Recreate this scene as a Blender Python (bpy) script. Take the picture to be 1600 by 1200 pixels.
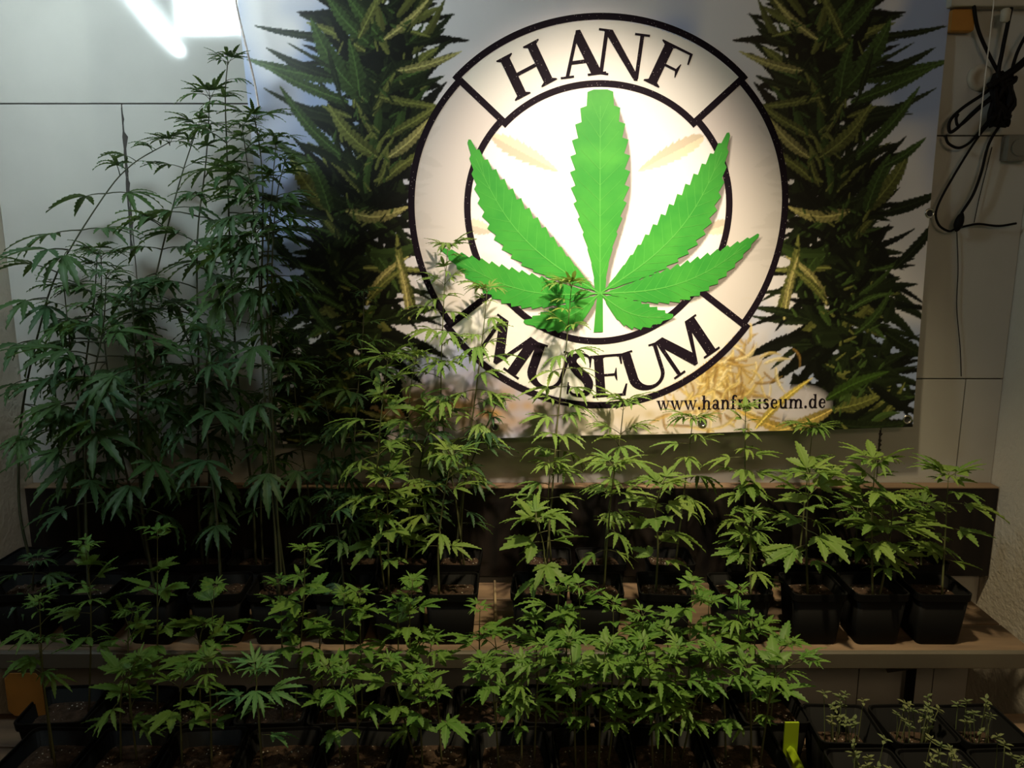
import bpy, math, random
import numpy as np
from mathutils import Vector, Matrix
from mathutils.geometry import tessellate_polygon

for o in list(bpy.data.objects):
    bpy.data.objects.remove(o, do_unlink=True)
scene = bpy.context.scene
COL = scene.collection
R = math.radians

# ------------------------------------------------------------------ camera
FPX = 1250.0
PITCH = R(11.0)
CAM = Vector((0.0, -2.0, 1.75))
cam_data = bpy.data.cameras.new('camera')
cam_data.sensor_width = 36.0
cam_data.lens = FPX / 1600.0 * 36.0
cam_data.clip_start = 0.05
cam = bpy.data.objects.new('camera', cam_data)
cam.location = CAM
cam.rotation_euler = (R(90) - PITCH, 0, 0)
COL.objects.link(cam)
scene.camera = cam

# ------------------------------------------------------------------ view
vs = scene.view_settings
vs.view_transform = 'Standard'
vs.look = 'None'
vs.exposure = 0.0
vs.gamma = 1.0
vs.use_curve_mapping = False

# ------------------------------------------------------------------ world: the dim museum room
world = bpy.data.worlds.new('dim_room')
scene.world = world
world.use_nodes = True
wb = world.node_tree.nodes['Background']
wb.inputs[0].default_value = (1.0, 0.80, 0.55, 1)
wb.inputs[1].default_value = 0.012


def spot(name, loc, target, energy, color, angle, blend, radius):
    d = bpy.data.lights.new(name, 'SPOT')
    d.energy = energy
    d.color = color
    d.spot_size = R(angle)
    d.spot_blend = blend
    d.shadow_soft_size = radius
    o = bpy.data.objects.new(name, d)
    o.location = loc
    o.rotation_euler = (Vector(target) - Vector(loc)).to_track_quat('-Z', 'Y').to_euler()
    COL.objects.link(o)
    return o


# ceiling spots of the display: one aimed at the banner, one washing the plants
spot('banner_spotlight', (0.20, -0.95, 2.70), (0.17, 0.0, 1.66), 145.0, (1.0, 0.81, 0.64), 46, 1.0, 0.035)
spot('plant_spotlight', (0.36, -0.80, 2.72), (0.34, -0.36, 0.85), 108.0, (1.0, 0.82, 0.50), 72, 1.0, 0.04)
# the museum room's own ceiling light, behind the visitor
rl = bpy.data.lights.new('room_ceiling_light', 'AREA')
rl.shape = 'RECTANGLE'; rl.size = 0.6; rl.size_y = 0.3; rl.energy = 6.0; rl.color = (1.0, 0.70, 0.40)
rlo = bpy.data.objects.new('room_ceiling_light', rl)
rlo.location = (0.7, -3.1, 2.55)
rlo.rotation_euler = (Vector((0.5, -0.2, 0.8)) - Vector((0.7, -3.1, 2.55))).to_track_quat('-Z', 'Y').to_euler()
COL.objects.link(rlo)


# ------------------------------------------------------------------ helpers
def at(px, py, Y):
    """photo pixel -> point on the vertical plane at depth Y"""
    u = (px - 800.0) / FPX
    v = (600.0 - py) / FPX
    c, s = math.cos(PITCH), math.sin(PITCH)
    y = c + v * s
    z = -s + v * c
    k = (Y - CAM.y) / y
    return Vector((CAM.x + u * k, Y, CAM.z + z * k))


def atz(px, py, Z):
    """photo pixel -> point on the horizontal plane at height Z"""
    u = (px - 800.0) / FPX
    v = (600.0 - py) / FPX
    c, s = math.cos(PITCH), math.sin(PITCH)
    y = c + v * s
    z = -s + v * c
    k = (Z - CAM.z) / z
    return Vector((u * k, CAM.y + y * k, Z))


class MB:
    """collects verts and faces for ONE mesh"""
    def __init__(self):
        self.v = []; self.f = []; self.m = []; self.a = []

    def add(self, verts, faces, mat=0, attr=None):
        n = len(self.v)
        self.v += [tuple(p) for p in verts]
        self.f += [tuple(i + n for i in f) for f in faces]
        self.m += [mat] * len(faces)
        self.a += list(attr) if attr is not None else [0.0] * len(verts)

    def box(self, x0, x1, y0, y1, z0, z1, mat=0, bev=0.0):
        if bev <= 0:
            vs_ = [(x, y, z) for x in (x0, x1) for y in (y0, y1) for z in (z0, z1)]
            self.add(vs_, [(0, 1, 3, 2), (4, 6, 7, 5), (0, 4, 5, 1), (2, 3, 7, 6), (0, 2, 6, 4), (1, 5, 7, 3)], mat)
            return
        b = bev
        loops = []
        for z, i in ((z0, b), (z0 + b, 0), (z1 - b, 0), (z1, b)):
            loops.append([(x0 + b if False else x0 + i + (b if i == 0 else 0) * 0, y0 + i, z), (x1 - i, y0 + i, z), (x1 - i, y1 - i, z), (x0 + i, y1 - i, z)])
        vs_ = [p for l in loops for p in l]
        fs = [(3, 2, 1, 0), (12, 13, 14, 15)]
        for k in range(3):
            for j in range(4):
                a = k * 4 + j; c = k * 4 + (j + 1) % 4
                fs.append((a, c, c + 4, a + 4))
        self.add(vs_, fs, mat)

    def tube(self, pts, rad, sides=6, mat=0, caps=True):
        pts = [Vector(p) for p in pts]
        n = len(pts)
        if not hasattr(rad, '__len__'):
            rad = [rad] * n
        vs_ = []; ref = Vector((0.3, 0.9, 0.2)).normalized()
        for i, p in enumerate(pts):
            t = (pts[min(i + 1, n - 1)] - pts[max(i - 1, 0)])
            if t.length < 1e-9:
                t = Vector((0, 0, 1))
            t.normalize()
            a = t.cross(ref)
            if a.length < 0.05:
                a = t.cross(Vector((1, 0, 0)))
            a.normalize()
            b = t.cross(a)
            for k in range(sides):
                w = 2 * math.pi * k / sides
                vs_.append(p + (a * math.cos(w) + b * math.sin(w)) * rad[i])
        fs = []
        for i in range(n - 1):
            for k in range(sides):
                k2 = (k + 1) % sides
                fs.append((i * sides + k, i * sides + k2, (i + 1) * sides + k2, (i + 1) * sides + k))
        if caps:
            fs.append(tuple(reversed(range(sides))))
            fs.append(tuple((n - 1) * sides + k for k in range(sides)))
        self.add(vs_, fs, mat)

    def mesh(self, name, mats, smooth=False, attr=None):
        me = bpy.data.meshes.new(name)
        me.from_pydata(self.v, [], self.f)
        if not isinstance(mats, (list, tuple)):
            mats = [mats]
        for m in mats:
            me.materials.append(m)
        me.polygons.foreach_set('material_index', self.m)
        if smooth:
            me.polygons.foreach_set('use_smooth', [True] * len(self.f))
        if attr:
            at_ = me.attributes.new(attr, 'FLOAT', 'POINT')
            at_.data.foreach_set('value', self.a)
        me.update()
        return me

    def build(self, name, mats, parent=None, smooth=False, attr=None):
        return link(name, self.mesh(name, mats, smooth, attr), parent)


def link(name, me, parent=None, loc=None, rot=None, scale=None):
    o = bpy.data.objects.new(name, me)
    COL.objects.link(o)
    if parent is not None:
        o.parent = parent
    if loc is not None:
        o.location = loc
    if rot is not None:
        o.rotation_euler = rot
    if scale is not None:
        o.scale = scale if hasattr(scale, '__len__') else (scale,) * 3
    return o


def empty(name, loc):
    o = bpy.data.objects.new(name, None)
    o.empty_display_size = 0.05
    o.location = loc
    COL.objects.link(o)
    return o


def tag(o, label=None, cat=None, group=None, kind=None):
    if label: o['label'] = label
    if cat: o['category'] = cat
    if group: o['group'] = group
    if kind: o['kind'] = kind
    return o


def smooth_path(pts, per=6):
    """Catmull-Rom through the points"""
    P = [Vector(p) for p in pts]
    if len(P) < 3:
        return [P[0].lerp(P[-1], i / per) for i in range(per + 1)]
    P = [P[0] * 2 - P[1]] + P + [P[-1] * 2 - P[-2]]
    out = []
    for i in range(1, len(P) - 2):
        for k in range(per):
            t = k / per
            a, b, c, d = P[i - 1], P[i], P[i + 1], P[i + 2]
            out.append(0.5 * ((2 * b) + (c - a) * t + (2 * a - 5 * b + 4 * c - d) * t * t + (3 * b - a - 3 * c + d) * t ** 3))
    out.append(P[-2])
    return out


# ------------------------------------------------------------------ materials
def mat(name, col, rough=0.6, spec=0.5, metal=0.0, noise=None, bump=None, emit=None, trans=None, rib=None, vary=None, specks=None):
    """noise=(scale, other colour, amount[, stretch]); bump=(scale, strength, distance)"""
    m = bpy.data.materials.new(name)
    m.use_nodes = True
    nt = m.node_tree
    N, L = nt.nodes, nt.links
    b = N['Principled BSDF']
    b.inputs['Roughness'].default_value = rough
    b.inputs['Metallic'].default_value = metal
    b.inputs['Specular IOR Level'].default_value = spec
    tc = N.new('ShaderNodeTexCoord')
    cur = None

    def mixc(fac, a, c2):
        mx = N.new('ShaderNodeMix'); mx.data_type = 'RGBA'
        if isinstance(fac, float): mx.inputs[0].default_value = fac
        else: L.new(fac, mx.inputs[0])
        for sock, val in ((mx.inputs[6], a), (mx.inputs[7], c2)):
            if isinstance(val, tuple): sock.default_value = (*val[:3], 1)
            else: L.new(val, sock)
        return mx.outputs[2]

    cur = tuple(col)
    if noise:
        mp = N.new('ShaderNodeMapping'); L.new(tc.outputs['Object'], mp.inputs[0])
        if len(noise) > 3: mp.inputs['Scale'].default_value = noise[3]
        nz = N.new('ShaderNodeTexNoise'); nz.inputs['Scale'].default_value = noise[0]; nz.inputs['Detail'].default_value = 6
        L.new(mp.outputs[0], nz.inputs['Vector'])
        rp = N.new('ShaderNodeMapRange'); rp.inputs[1].default_value = 0.38; rp.inputs[2].default_value = 0.68
        rp.inputs[4].default_value = noise[2]
        L.new(nz.outputs[0], rp.inputs[0])
        cur = mixc(rp.outputs[0], cur, tuple(noise[1]))
    if vary:
        oi = N.new('ShaderNodeObjectInfo')
        cur = mixc(oi.outputs['Random'], cur, tuple(vary))
    if rib:
        an = N.new('ShaderNodeAttribute'); an.attribute_name = 'rib'
        pw = N.new('ShaderNodeMath'); pw.operation = 'POWER'; pw.inputs[1].default_value = 9.0
        L.new(an.outputs['Fac'], pw.inputs[0])
        ml = N.new('ShaderNodeMath'); ml.operation = 'MULTIPLY'; ml.inputs[1].default_value = 0.6
        L.new(pw.outputs[0], ml.inputs[0])
        cur = mixc(ml.outputs[0], cur, tuple(rib))
    if specks:
        vo = N.new('ShaderNodeTexVoronoi'); vo.inputs['Scale'].default_value = specks[0]
        L.new(tc.outputs['Object'], vo.inputs['Vector'])
        lt = N.new('ShaderNodeMath'); lt.operation = 'LESS_THAN'; lt.inputs[1].default_value = specks[1]
        L.new(vo.outputs['Distance'], lt.inputs[0])
        cur = mixc(lt.outputs[0], cur, tuple(specks[2]))
    if isinstance(cur, tuple): b.inputs['Base Color'].default_value = (*cur[:3], 1)
    else: L.new(cur, b.inputs['Base Color'])
    if bump:
        nz = N.new('ShaderNodeTexNoise'); nz.inputs['Scale'].default_value = bump[0]; nz.inputs['Detail'].default_value = 5
        L.new(tc.outputs['Object'], nz.inputs['Vector'])
        bp = N.new('ShaderNodeBump'); bp.inputs['Strength'].default_value = bump[1]; bp.inputs['Distance'].default_value = bump[2]
        L.new(nz.outputs[0], bp.inputs['Height']); L.new(bp.outputs[0], b.inputs['Normal'])
    if emit:
        b.inputs['Emission Color'].default_value = (*emit[0], 1)
        b.inputs['Emission Strength'].default_value = emit[1]
    if trans:
        tr = N.new('ShaderNodeBsdfTranslucent')
        if isinstance(cur, tuple): tr.inputs[0].default_value = (*cur[:3], 1)
        else: L.new(mixc(0.35, cur, (0.30, 0.42, 0.04)), tr.inputs[0])
        mx = N.new('ShaderNodeMixShader'); mx.inputs[0].default_value = trans
        L.new(b.outputs[0], mx.inputs[1]); L.new(tr.outputs[0], mx.inputs[2])
        L.new(mx.outputs[0], N['Material Output'].inputs[0])
    return m


M = {}
M['panel'] = mat('white_wall_panel', (0.53, 0.52, 0.49), 0.075, 0.85, noise=(3.0, (0.40, 0.39, 0.37), 0.55), bump=(5.0, 0.05, 0.006))
M['joint'] = mat('panel_joint', (0.05, 0.045, 0.04), 0.9)
M['plaster'] = mat('rough_plaster', (0.72, 0.66, 0.56), 0.9, 0.2, noise=(5, (0.62, 0.55, 0.46), 0.5), bump=(90, 0.6, 0.006))
M['floor'] = mat('grey_floor', (0.12, 0.11, 0.10), 0.7, noise=(8, (0.08, 0.07, 0.06), 0.7))
M['ceiling'] = mat('ceiling_paint', (0.10, 0.09, 0.08), 0.9)
M['board'] = mat('dark_board', (0.009, 0.008, 0.0075), 0.55, 0.25, noise=(9, (0.026, 0.019, 0.015), 0.8, (3.0, 1.0, 0.25)), bump=(40, 0.15, 0.003))  # stretched brown streaks paint vertical reflections into the colour
M['board_edge_lit'] = mat('painted_lit_edge', (0.30, 0.20, 0.12), 0.7, noise=(20, (0.18, 0.11, 0.07), 0.8, (0.2, 1, 1)))  # pale colour paints in the light catching the board's top
M['wood'] = mat('worn_shelf_wood', (0.30, 0.20, 0.12), 0.65, noise=(7, (0.09, 0.06, 0.04), 0.95, (0.35, 2.5, 1)), bump=(30, 0.25, 0.003))
M['rail'] = mat('painted_shelf_rail', (0.135, 0.12, 0.09), 0.5, noise=(6, (0.09, 0.08, 0.065), 0.6))
M['pot'] = mat('black_plastic', (0.006, 0.006, 0.006), 0.6, 0.15)
M['soil'] = mat('potting_soil', (0.040, 0.027, 0.019), 0.95, 0.1, noise=(60, (0.10, 0.062, 0.042), 0.8), bump=(120, 0.9, 0.006), specks=(95, 0.16, (0.45, 0.42, 0.36)))
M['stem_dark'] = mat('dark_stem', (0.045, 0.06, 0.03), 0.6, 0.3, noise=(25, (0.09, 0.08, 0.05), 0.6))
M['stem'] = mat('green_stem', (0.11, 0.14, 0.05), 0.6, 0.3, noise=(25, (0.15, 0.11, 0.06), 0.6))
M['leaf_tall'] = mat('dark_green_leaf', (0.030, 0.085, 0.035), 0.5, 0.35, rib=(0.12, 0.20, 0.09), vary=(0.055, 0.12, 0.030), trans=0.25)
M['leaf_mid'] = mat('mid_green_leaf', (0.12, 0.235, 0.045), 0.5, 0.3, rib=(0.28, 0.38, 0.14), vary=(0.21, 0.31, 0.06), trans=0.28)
M['leaf_low'] = mat('fresh_green_leaf', (0.09, 0.215, 0.035), 0.5, 0.3, rib=(0.24, 0.37, 0.12), vary=(0.15, 0.27, 0.045), trans=0.28)
M['leaf_pale'] = mat('pale_green_leaf', (0.10, 0.27, 0.10), 0.5, 0.35, rib=(0.25, 0.40, 0.16), vary=(0.14, 0.30, 0.08), trans=0.28)
M['seedling'] = mat('seedling_green', (0.14, 0.19, 0.08), 0.6, 0.3, vary=(0.20, 0.22, 0.09), trans=0.25)
M['cable'] = mat('black_cable', (0.007, 0.006, 0.006), 0.6, 0.12)
M['white_string'] = mat('white_string', (0.75, 0.72, 0.66), 0.8)
M['red_string'] = mat('twisted_string', (0.62, 0.50, 0.46), 0.85, noise=(150, (0.75, 0.70, 0.68), 1.0))
M['amber'] = mat('amber_card', (0.42, 0.19, 0.035), 0.55, 0.3, noise=(18, (0.33, 0.15, 0.03), 0.7))
M['stick'] = mat('bamboo_stick', (0.40, 0.30, 0.17), 0.7)
M['lime'] = mat('lime_plastic', (0.38, 0.55, 0.02), 0.4, 0.4)
M['metal'] = mat('grommet_metal', (0.60, 0.58, 0.54), 0.25, 0.5, metal=1.0)
M['hole'] = mat('grommet_hole', (0.03, 0.03, 0.03), 0.9)
M['white_plastic'] = mat('aged_white_plastic', (0.50, 0.46, 0.38), 0.5, noise=(10, (0.40, 0.36, 0.28), 0.7))
M['clear'] = mat('cloudy_plastic', (0.20, 0.19, 0.16), 0.25, 0.5)
M['lamp_body'] = mat('lamp_housing', (0.7, 0.7, 0.7), 0.5)
M['lamp_cool'] = mat('lamp_diffuser', (0.9, 0.95, 1.0), 0.5, emit=((0.80, 0.97, 1.0), 40.0))
M['tube_cool'] = mat('lamp_tube', (0.9, 0.95, 1.0), 0.5, emit=((0.80, 0.97, 1.0), 130.0))

# ------------------------------------------------------------------ room shell
XW = 1.25          # half width of the alcove
SHELF = 0.84       # top of the upper shelf
BENCH = 0.65       # top of the lower shelf

b = MB(); b.box(-3.0, 3.0, -4.0, 0.06, -0.05, 0.0); tag(b.build('floor', M['floor']), kind='structure')
b = MB(); b.box(-3.0, 3.0, -4.0, 0.06, 2.80, 2.85); tag(b.build('ceiling', M['ceiling']), kind='structure')
b = MB(); b.box(-XW - 0.25, -XW, -0.50, 0.06, 0.0, 2.80); tag(b.build('wall_left', M['plaster']), kind='structure')
b = MB(); b.box(XW, XW + 0.25, -1.30, 0.06, 0.0, 2.80); tag(b.build('wall_right', M['plaster']), kind='structure')
b = MB(); b.box(-XW, XW, 0.012, 0.06, 0.0, 2.80)
wall = tag(b.build('wall_back', M['joint']), kind='structure')

x1 = at(190, 165, 0).x; x2 = at(519, 730, 0).x; x3 = at(872, 730, 0).x; x4 = at(1374, 700, 0).x
z1 = at(190, 162, 0).z; z2 = at(1530, 212, 0).z; z3 = at(1500, 592, 0).z
xr = at(1502, 660, 0).x
g = 0.0014
cells = [(-XW, x1, 0, z1), (x1, x2, 0, z1), (x2, x3, 0, z1), (x3, x4, 0, z1),
         (-XW, x2, z1, 2.8), (x2, x4, z1, 2.8),
         (x4, xr, 0, z3), (xr, XW, 0, z3), (x4, XW, z3, z2), (x4, XW, z2, 2.8)]
for (a, c, d, e) in cells:
    b = MB(); b.box(a + g, c - g, 0.0, 0.0125, d + g, e - g, bev=0.0012)
    b.build('panel', M['panel'], wall)

# flaked dark filler along two of the joints
def flake(pa, pb, wmax, sd):
    r_ = random.Random(sd); a_, c_ = at(*pa, 0), at(*pb, 0); mb = MB(); K = 26
    L_, Rg = [], []
    for i in range(K + 1):
        p = a_.lerp(c_, i / K); w = wmax * r_.random() ** 2.2
        L_.append((p.x - .0012 - w * r_.random() * .4, -.0006, p.z)); Rg.append((p.x + .0012 + w, -.0006, p.z))
    mb.add(L_ + Rg, [(i, i + 1, K + 2 + i, K + 1 + i) for i in range(K)])
    mb.build('joint_filler', M['joint'], wall)
flake((190, 168), (206, 400), .010, 3)
flake((1375, 672), (1371, 722), .008, 4)

# dark board standing along the back wall
b = MB(); b.box(-XW + 0.002, XW - 0.004, -0.040, -0.002, at(800, 900, -0.04).z, at(800, 763, -0.04).z)
bd = tag(b.build('backboard', M['board']), 'long black board standing along the wall behind the tall plants', 'board')
zt = at(800, 763, -0.04).z
b = MB(); b.box(-XW + 0.002, XW - 0.004, -0.041, -0.002, zt, zt + 0.003)
tag(b.build('top_edge', M['board_edge_lit'], bd), 'top edge painted pale for the light on it')

# upper shelf: two boards lying on a rail and brackets
sh = empty('plant_shelf', (0, -0.2, SHELF - 0.05))
tag(sh, 'long worn wooden shelf with grey front rail under the tall plants', 'shelf')
XS0, XS1 = -XW + 0.004, 1.145
b = MB(); b.box(XS0, XS1, -0.135, -0.042, -0.018 + SHELF, SHELF, bev=0.002); b.v = [(x, y + 0.2, z - SHELF + 0.05) for x, y, z in b.v]; b.build('plank', M['wood'], sh)
b = MB(); b.box(XS0, XS1, -0.262, -0.145, -0.018 + SHELF, SHELF, bev=0.002); b.v = [(x, y + 0.2, z - SHELF + 0.05) for x, y, z in b.v]; b.build('plank', M['wood'], sh)
b = MB(); b.box(XS0, XS1, -0.386, -0.270, -0.018 + SHELF, SHELF, bev=0.002); b.v = [(x, y + 0.2, z - SHELF + 0.05) for x, y, z in b.v]; b.build('plank', M['wood'], sh)
b = MB(); b.box(XS0, 1.165, -0.402, -0.388, SHELF - 0.036, SHELF + 0.003, bev=0.003); b.v = [(x, y + 0.2, z - SHELF + 0.05) for x, y, z in b.v]; b.build('front_rail', M['rail'], sh)
for bx in (-0.9, -0.1, 1.02):
    b = MB()
    b.tube([(bx, -0.36, SHELF - 0.03), (bx, -0.02, SHELF - 0.26)], 0.012, 4)
    b.box(bx - 0.01, bx + 0.01, -0.38, -0.045, SHELF - 0.032, SHELF - 0.0185)
    b.v = [(x, y + 0.2, z - SHELF + 0.05) for x, y, z in b.v]
    b.build('bracket', M['rail'], sh)

# lower shelf
ls = empty('lower_shelf', (0, -0.55, BENCH - 0.05))
tag(ls, 'low shelf carrying the front rows of small plants and seedlings', 'shelf')
for k in range(4):
    y1 = -0.33 - k * 0.125
    b = MB(); b.box(XS0, XW - 0.01, y1 - 0.119, y1, BENCH - 0.02, BENCH, bev=0.002)
    b.v = [(x, y + 0.55, z - BENCH + 0.05) for x, y, z in b.v]; b.build('plank', M['wood'], ls)
for bx in (-1.15, 0.0, 1.15):
    b = MB(); b.box(bx - 0.02, bx + 0.02, -0.80, -0.36, 0.0, BENCH - 0.02)
    b.v = [(x, y + 0.55, z - BENCH + 0.05) for x, y, z in b.v]; b.build('leg', M['rail'], ls)

# ------------------------------------------------------------------ banner
YB = -0.030
cor = {k: at(px, py, y_) for k, (px, py, y_) in dict(tl=(366, -45, -.010), tr=(1491, -45, -.010), bl=(434, 694, -.082), br=(1428, 668, -.078)).items()}


def banner_y(X, Z):
    """the sheet hangs a little proud of the wall and kicks out at its foot"""
    zt_, zb_ = cor['tl'].z, cor['bl'].z
    s = np.clip((zt_ - Z) / (zt_ - zb_), 0, 1)
    y = -(0.010 + 0.070 * s ** 1.7)
    y += 0.0022 * np.sin(X * 7.0 + 1.3) * s + 0.0022 * np.sin(X * 15.0 + Z * 9.0) * s ** 2
    return y


def P(px, py):
    y_ = YB
    for _ in range(4):
        q = at(px, py, y_); y_ = float(banner_y(np.float64(q.x), np.float64(q.z)))
    return np.array((q.x, q.z))


# ---- flat print, rasterised in the plane of the sheet (metres)
RES = 0.0015
X0, X1_ = cor['tl'].x - 0.01, cor['tr'].x + 0.01
Z0, Z1_ = min(cor['bl'].z, cor['br'].z) - 0.01, cor['tl'].z + 0.01
NW, NH = int((X1_ - X0) / RES), int((Z1_ - Z0) / RES)
gx = X0 + (np.arange(NW) + 0.5) * RES
gz = Z0 + (np.arange(NH) + 0.5) * RES
GX, GZ = np.meshgrid(gx, gz)
rng = np.random.default_rng(7)
rnd = random.Random(11)


def vnoise(scale, seed):
    r = np.random.default_rng(seed)
    n = int(3.0 / scale) + 4
    t = r.random((n, n))
    fx = (GX + 1.5) / scale; fz = (GZ - 1.0) / scale + 1
    ix = np.clip(fx.astype(int), 0, n - 2); iz = np.clip(fz.astype(int), 0, n - 2)
    ax = fx - ix; az = fz - iz
    ax = ax * ax * (3 - 2 * ax); az = az * az * (3 - 2 * az)
    return (t[iz, ix] * (1 - ax) + t[iz, ix + 1] * ax) * (1 - az) + (t[iz + 1, ix] * (1 - ax) + t[iz + 1, ix + 1] * ax) * az


def lin(r, g_, b_):
    f = lambda c: ((c / 255 + 0.055) / 1.055) ** 2.4 if c > 10 else c / 255 / 12.92
    return np.array([f(r), f(g_), f(b_)])


LC = P(934.5, 330)                     # logo centre
Rr = P(1231, 330)[0] - LC[0]           # outer radius of the logo
MX = LC[0]                             # mirror axis of the picture
RZU = (P(934.5, 20)[1] - LC[1]) / 1.022   # the printed logo is slightly egg-shaped
RZD = (LC[1] - P(934.5, 638)[1]) / 1.022
def smoothstep(a, b_, x):
    t = np.clip((x - a) / (b_ - a), 0, 1)
    return t * t * (3 - 2 * t)
cl = 0.55 * vnoise(0.35, 3) + 0.3 * vnoise(0.16, 4) + 0.15 * vnoise(0.07, 5)
hgt = (GZ - Z0) / (Z1_ - Z0)
cloud = smoothstep(0.38, 0.62, cl + 0.10 * (1 - np.abs(GX - MX) / 0.9))
img = lin(165, 180, 216)[None, None] * (1 - cloud[..., None]) + lin(240, 236, 238)[None, None] * cloud[..., None]
# yellow blurred plant tops low in the picture
for (cx, cy, rx, rz, col, am) in ((1125, 590, 95, 75, lin(196, 170, 92), 0.95), (1260, 660, 120, 40, lin(190, 150, 60), 0.6), (760, 640, 150, 60, lin(170, 130, 60), 0.8),
                                  (1010, 650, 130, 50, lin(200, 185, 150), 0.8), (600, 640, 110, 50, lin(180, 130, 60), 0.8)):
    c = P(cx, cy); s = P(cx + rx, cy - rz) - c
    w = np.exp(-(((GX - c[0]) / s[0]) ** 2 + ((GZ - c[1]) / s[1]) ** 2) * 1.3) * am
    w = w * (0.55 + 0.75 * vnoise(0.02, int(cx)))
    w = np.clip(w, 0, 1)[..., None]
    img = img * (1 - w) + col[None, None] * w


def paint_leaf(b0, tip, width, col, ribs=0.0, curve=0.0, soft=0.0, teeth=14, alpha=1.0):
    """one serrated leaflet of the printed photograph"""
    b0 = np.array(b0); tip = np.array(tip)
    d = tip - b0; Ln = np.hypot(*d)
    if teeth == 14: teeth = max(8, int(Ln / 0.0125))
    if Ln < 1e-4: return
    d = d / Ln; n = np.array((-d[1], d[0]))
    pad = width + abs(curve) * Ln + 0.004
    xa, xb = min(b0[0], tip[0]) - pad, max(b0[0], tip[0]) + pad
    za, zb = min(b0[1], tip[1]) - pad, max(b0[1], tip[1]) + pad
    i0, i1 = max(int((xa - X0) / RES), 0), min(int((xb - X0) / RES) + 1, NW)
    j0, j1 = max(int((za - Z0) / RES), 0), min(int((zb - Z0) / RES) + 1, NH)
    if i1 <= i0 or j1 <= j0: return
    gx_, gz_ = GX[j0:j1, i0:i1] - b0[0], GZ[j0:j1, i0:i1] - b0[1]
    t = (gx_ * d[0] + gz_ * d[1]) / Ln
    s = gx_ * n[0] + gz_ * n[1] - curve * Ln * np.sin(np.clip(t, 0, 1) * math.pi)
    tt = np.clip(t, 0, 1)
    hw = 0.5 * width * (tt ** 0.5 * (1 - tt) ** 0.85) / 0.41 + 0.0006
    saw = ((tt * teeth + 0.0) % 1.0)
    hw = hw * (0.82 + 0.26 * (1 - saw))
    inside = (t > 0) & (t < 1)
    e = (hw - np.abs(s)) / (RES * 1.2 + soft)
    a = np.clip(e + 0.5, 0, 1) * inside * alpha
    c = np.array(col)[None, None] * np.ones_like(s)[..., None]
    shade = 1.0 + 0.25 * np.sign(s)[..., None] * (0.5 if ribs else 0.8)
    c = c * shade
    if ribs:
        rr = ((tt * teeth * 1.0 - np.abs(s) / width * 1.5) % 1.0)
        c = c * (1 - 0.34 * ribs * (rr[..., None] < 0.5)) * (0.55 + 0.6 * tt[..., None])
        mid = (np.abs(s) < 0.0018)[..., None]
        c = np.where(mid, np.array(col)[None, None] * 1.5, c)
    reg = img[j0:j1, i0:i1]
    img[j0:j1, i0:i1] = reg * (1 - a[..., None]) + c * a[..., None]


def both(b_, t_, w, col, **k):
    """paint in the left half and mirrored in the right half (the print is symmetrical)"""
    p, q = P(*b_), P(*t_)
    wid = w / 640.0
    paint_leaf(p, q, wid, col, **k)
    k2 = dict(k); k2['curve'] = -k.get('curve', 0.0)
    m = lambda r_: np.array((2 * MX - r_[0], r_[1]))
    paint_leaf(m(p), m(q), wid, col, **k2)


DK, DG, MG, OL, YL = lin(15, 18, 11), lin(32, 42, 20), lin(66, 88, 40), lin(112, 116, 58), lin(168, 160, 98)
def colx(y):   # centre of the printed stalk at photo height y (left half)
    return 600 - 0.092 * max(y, 0) + 8 * math.sin(y / 90)
# outermost: dark fans behind
for k in range(150):
    y = rnd.uniform(-30, 690); c = colx(y)
    side = rnd.choice((-1, 1)) if y < 540 else -1; L_ = rnd.uniform(70, 130) * (0.85 if y < 60 else 1.0)
    el = rnd.uniform(-5, 50) if y < 330 else rnd.uniform(-55, 25)
    bx, by = c + side * rnd.uniform(0, 40), y
    both((bx, by), (bx + side * L_ * math.cos(R(el)), by - L_ * math.sin(R(el))), rnd.uniform(7, 17), rnd.choice((DK, DK, DG)), curve=rnd.uniform(-0.08, 0.08))
# solid dark heart
for k in range(420):
    y = rnd.uniform(-40, 700); c = colx(y)
    wdt = 26 + min(max(y, 0), 260) * 0.12 - max(0, y - 500) * 0.11
    bx = c + rnd.gauss(0, wdt * 0.55); a_ = rnd.uniform(0, 360); L_ = rnd.uniform(25, 60)
    both((bx, y), (bx + L_ * math.cos(R(a_)), y - L_ * math.sin(R(a_))), rnd.uniform(12, 26), rnd.choice((DK, DK, DK, DG)), teeth=6)
# mid green leaves over it
for k in range(190):
    y = rnd.uniform(-30, 690); c = colx(y)
    side = rnd.choice((-1, 1)) if y < 540 else -1; L_ = rnd.uniform(45, 105)
    el = rnd.uniform(20, 85) if y < 330 else rnd.uniform(-60, 70)
    bx, by = c + side * rnd.uniform(-10, 50), y
    both((bx, by), (bx + side * L_ * math.cos(R(el)), by - L_ * math.sin(R(el))), rnd.uniform(6, 18), rnd.choice((DG, DG, MG, DK, OL)) * rnd.uniform(.6, 1.1), ribs=rnd.choice((0, 0.7)), curve=rnd.uniform(-0.1, 0.1))
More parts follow.
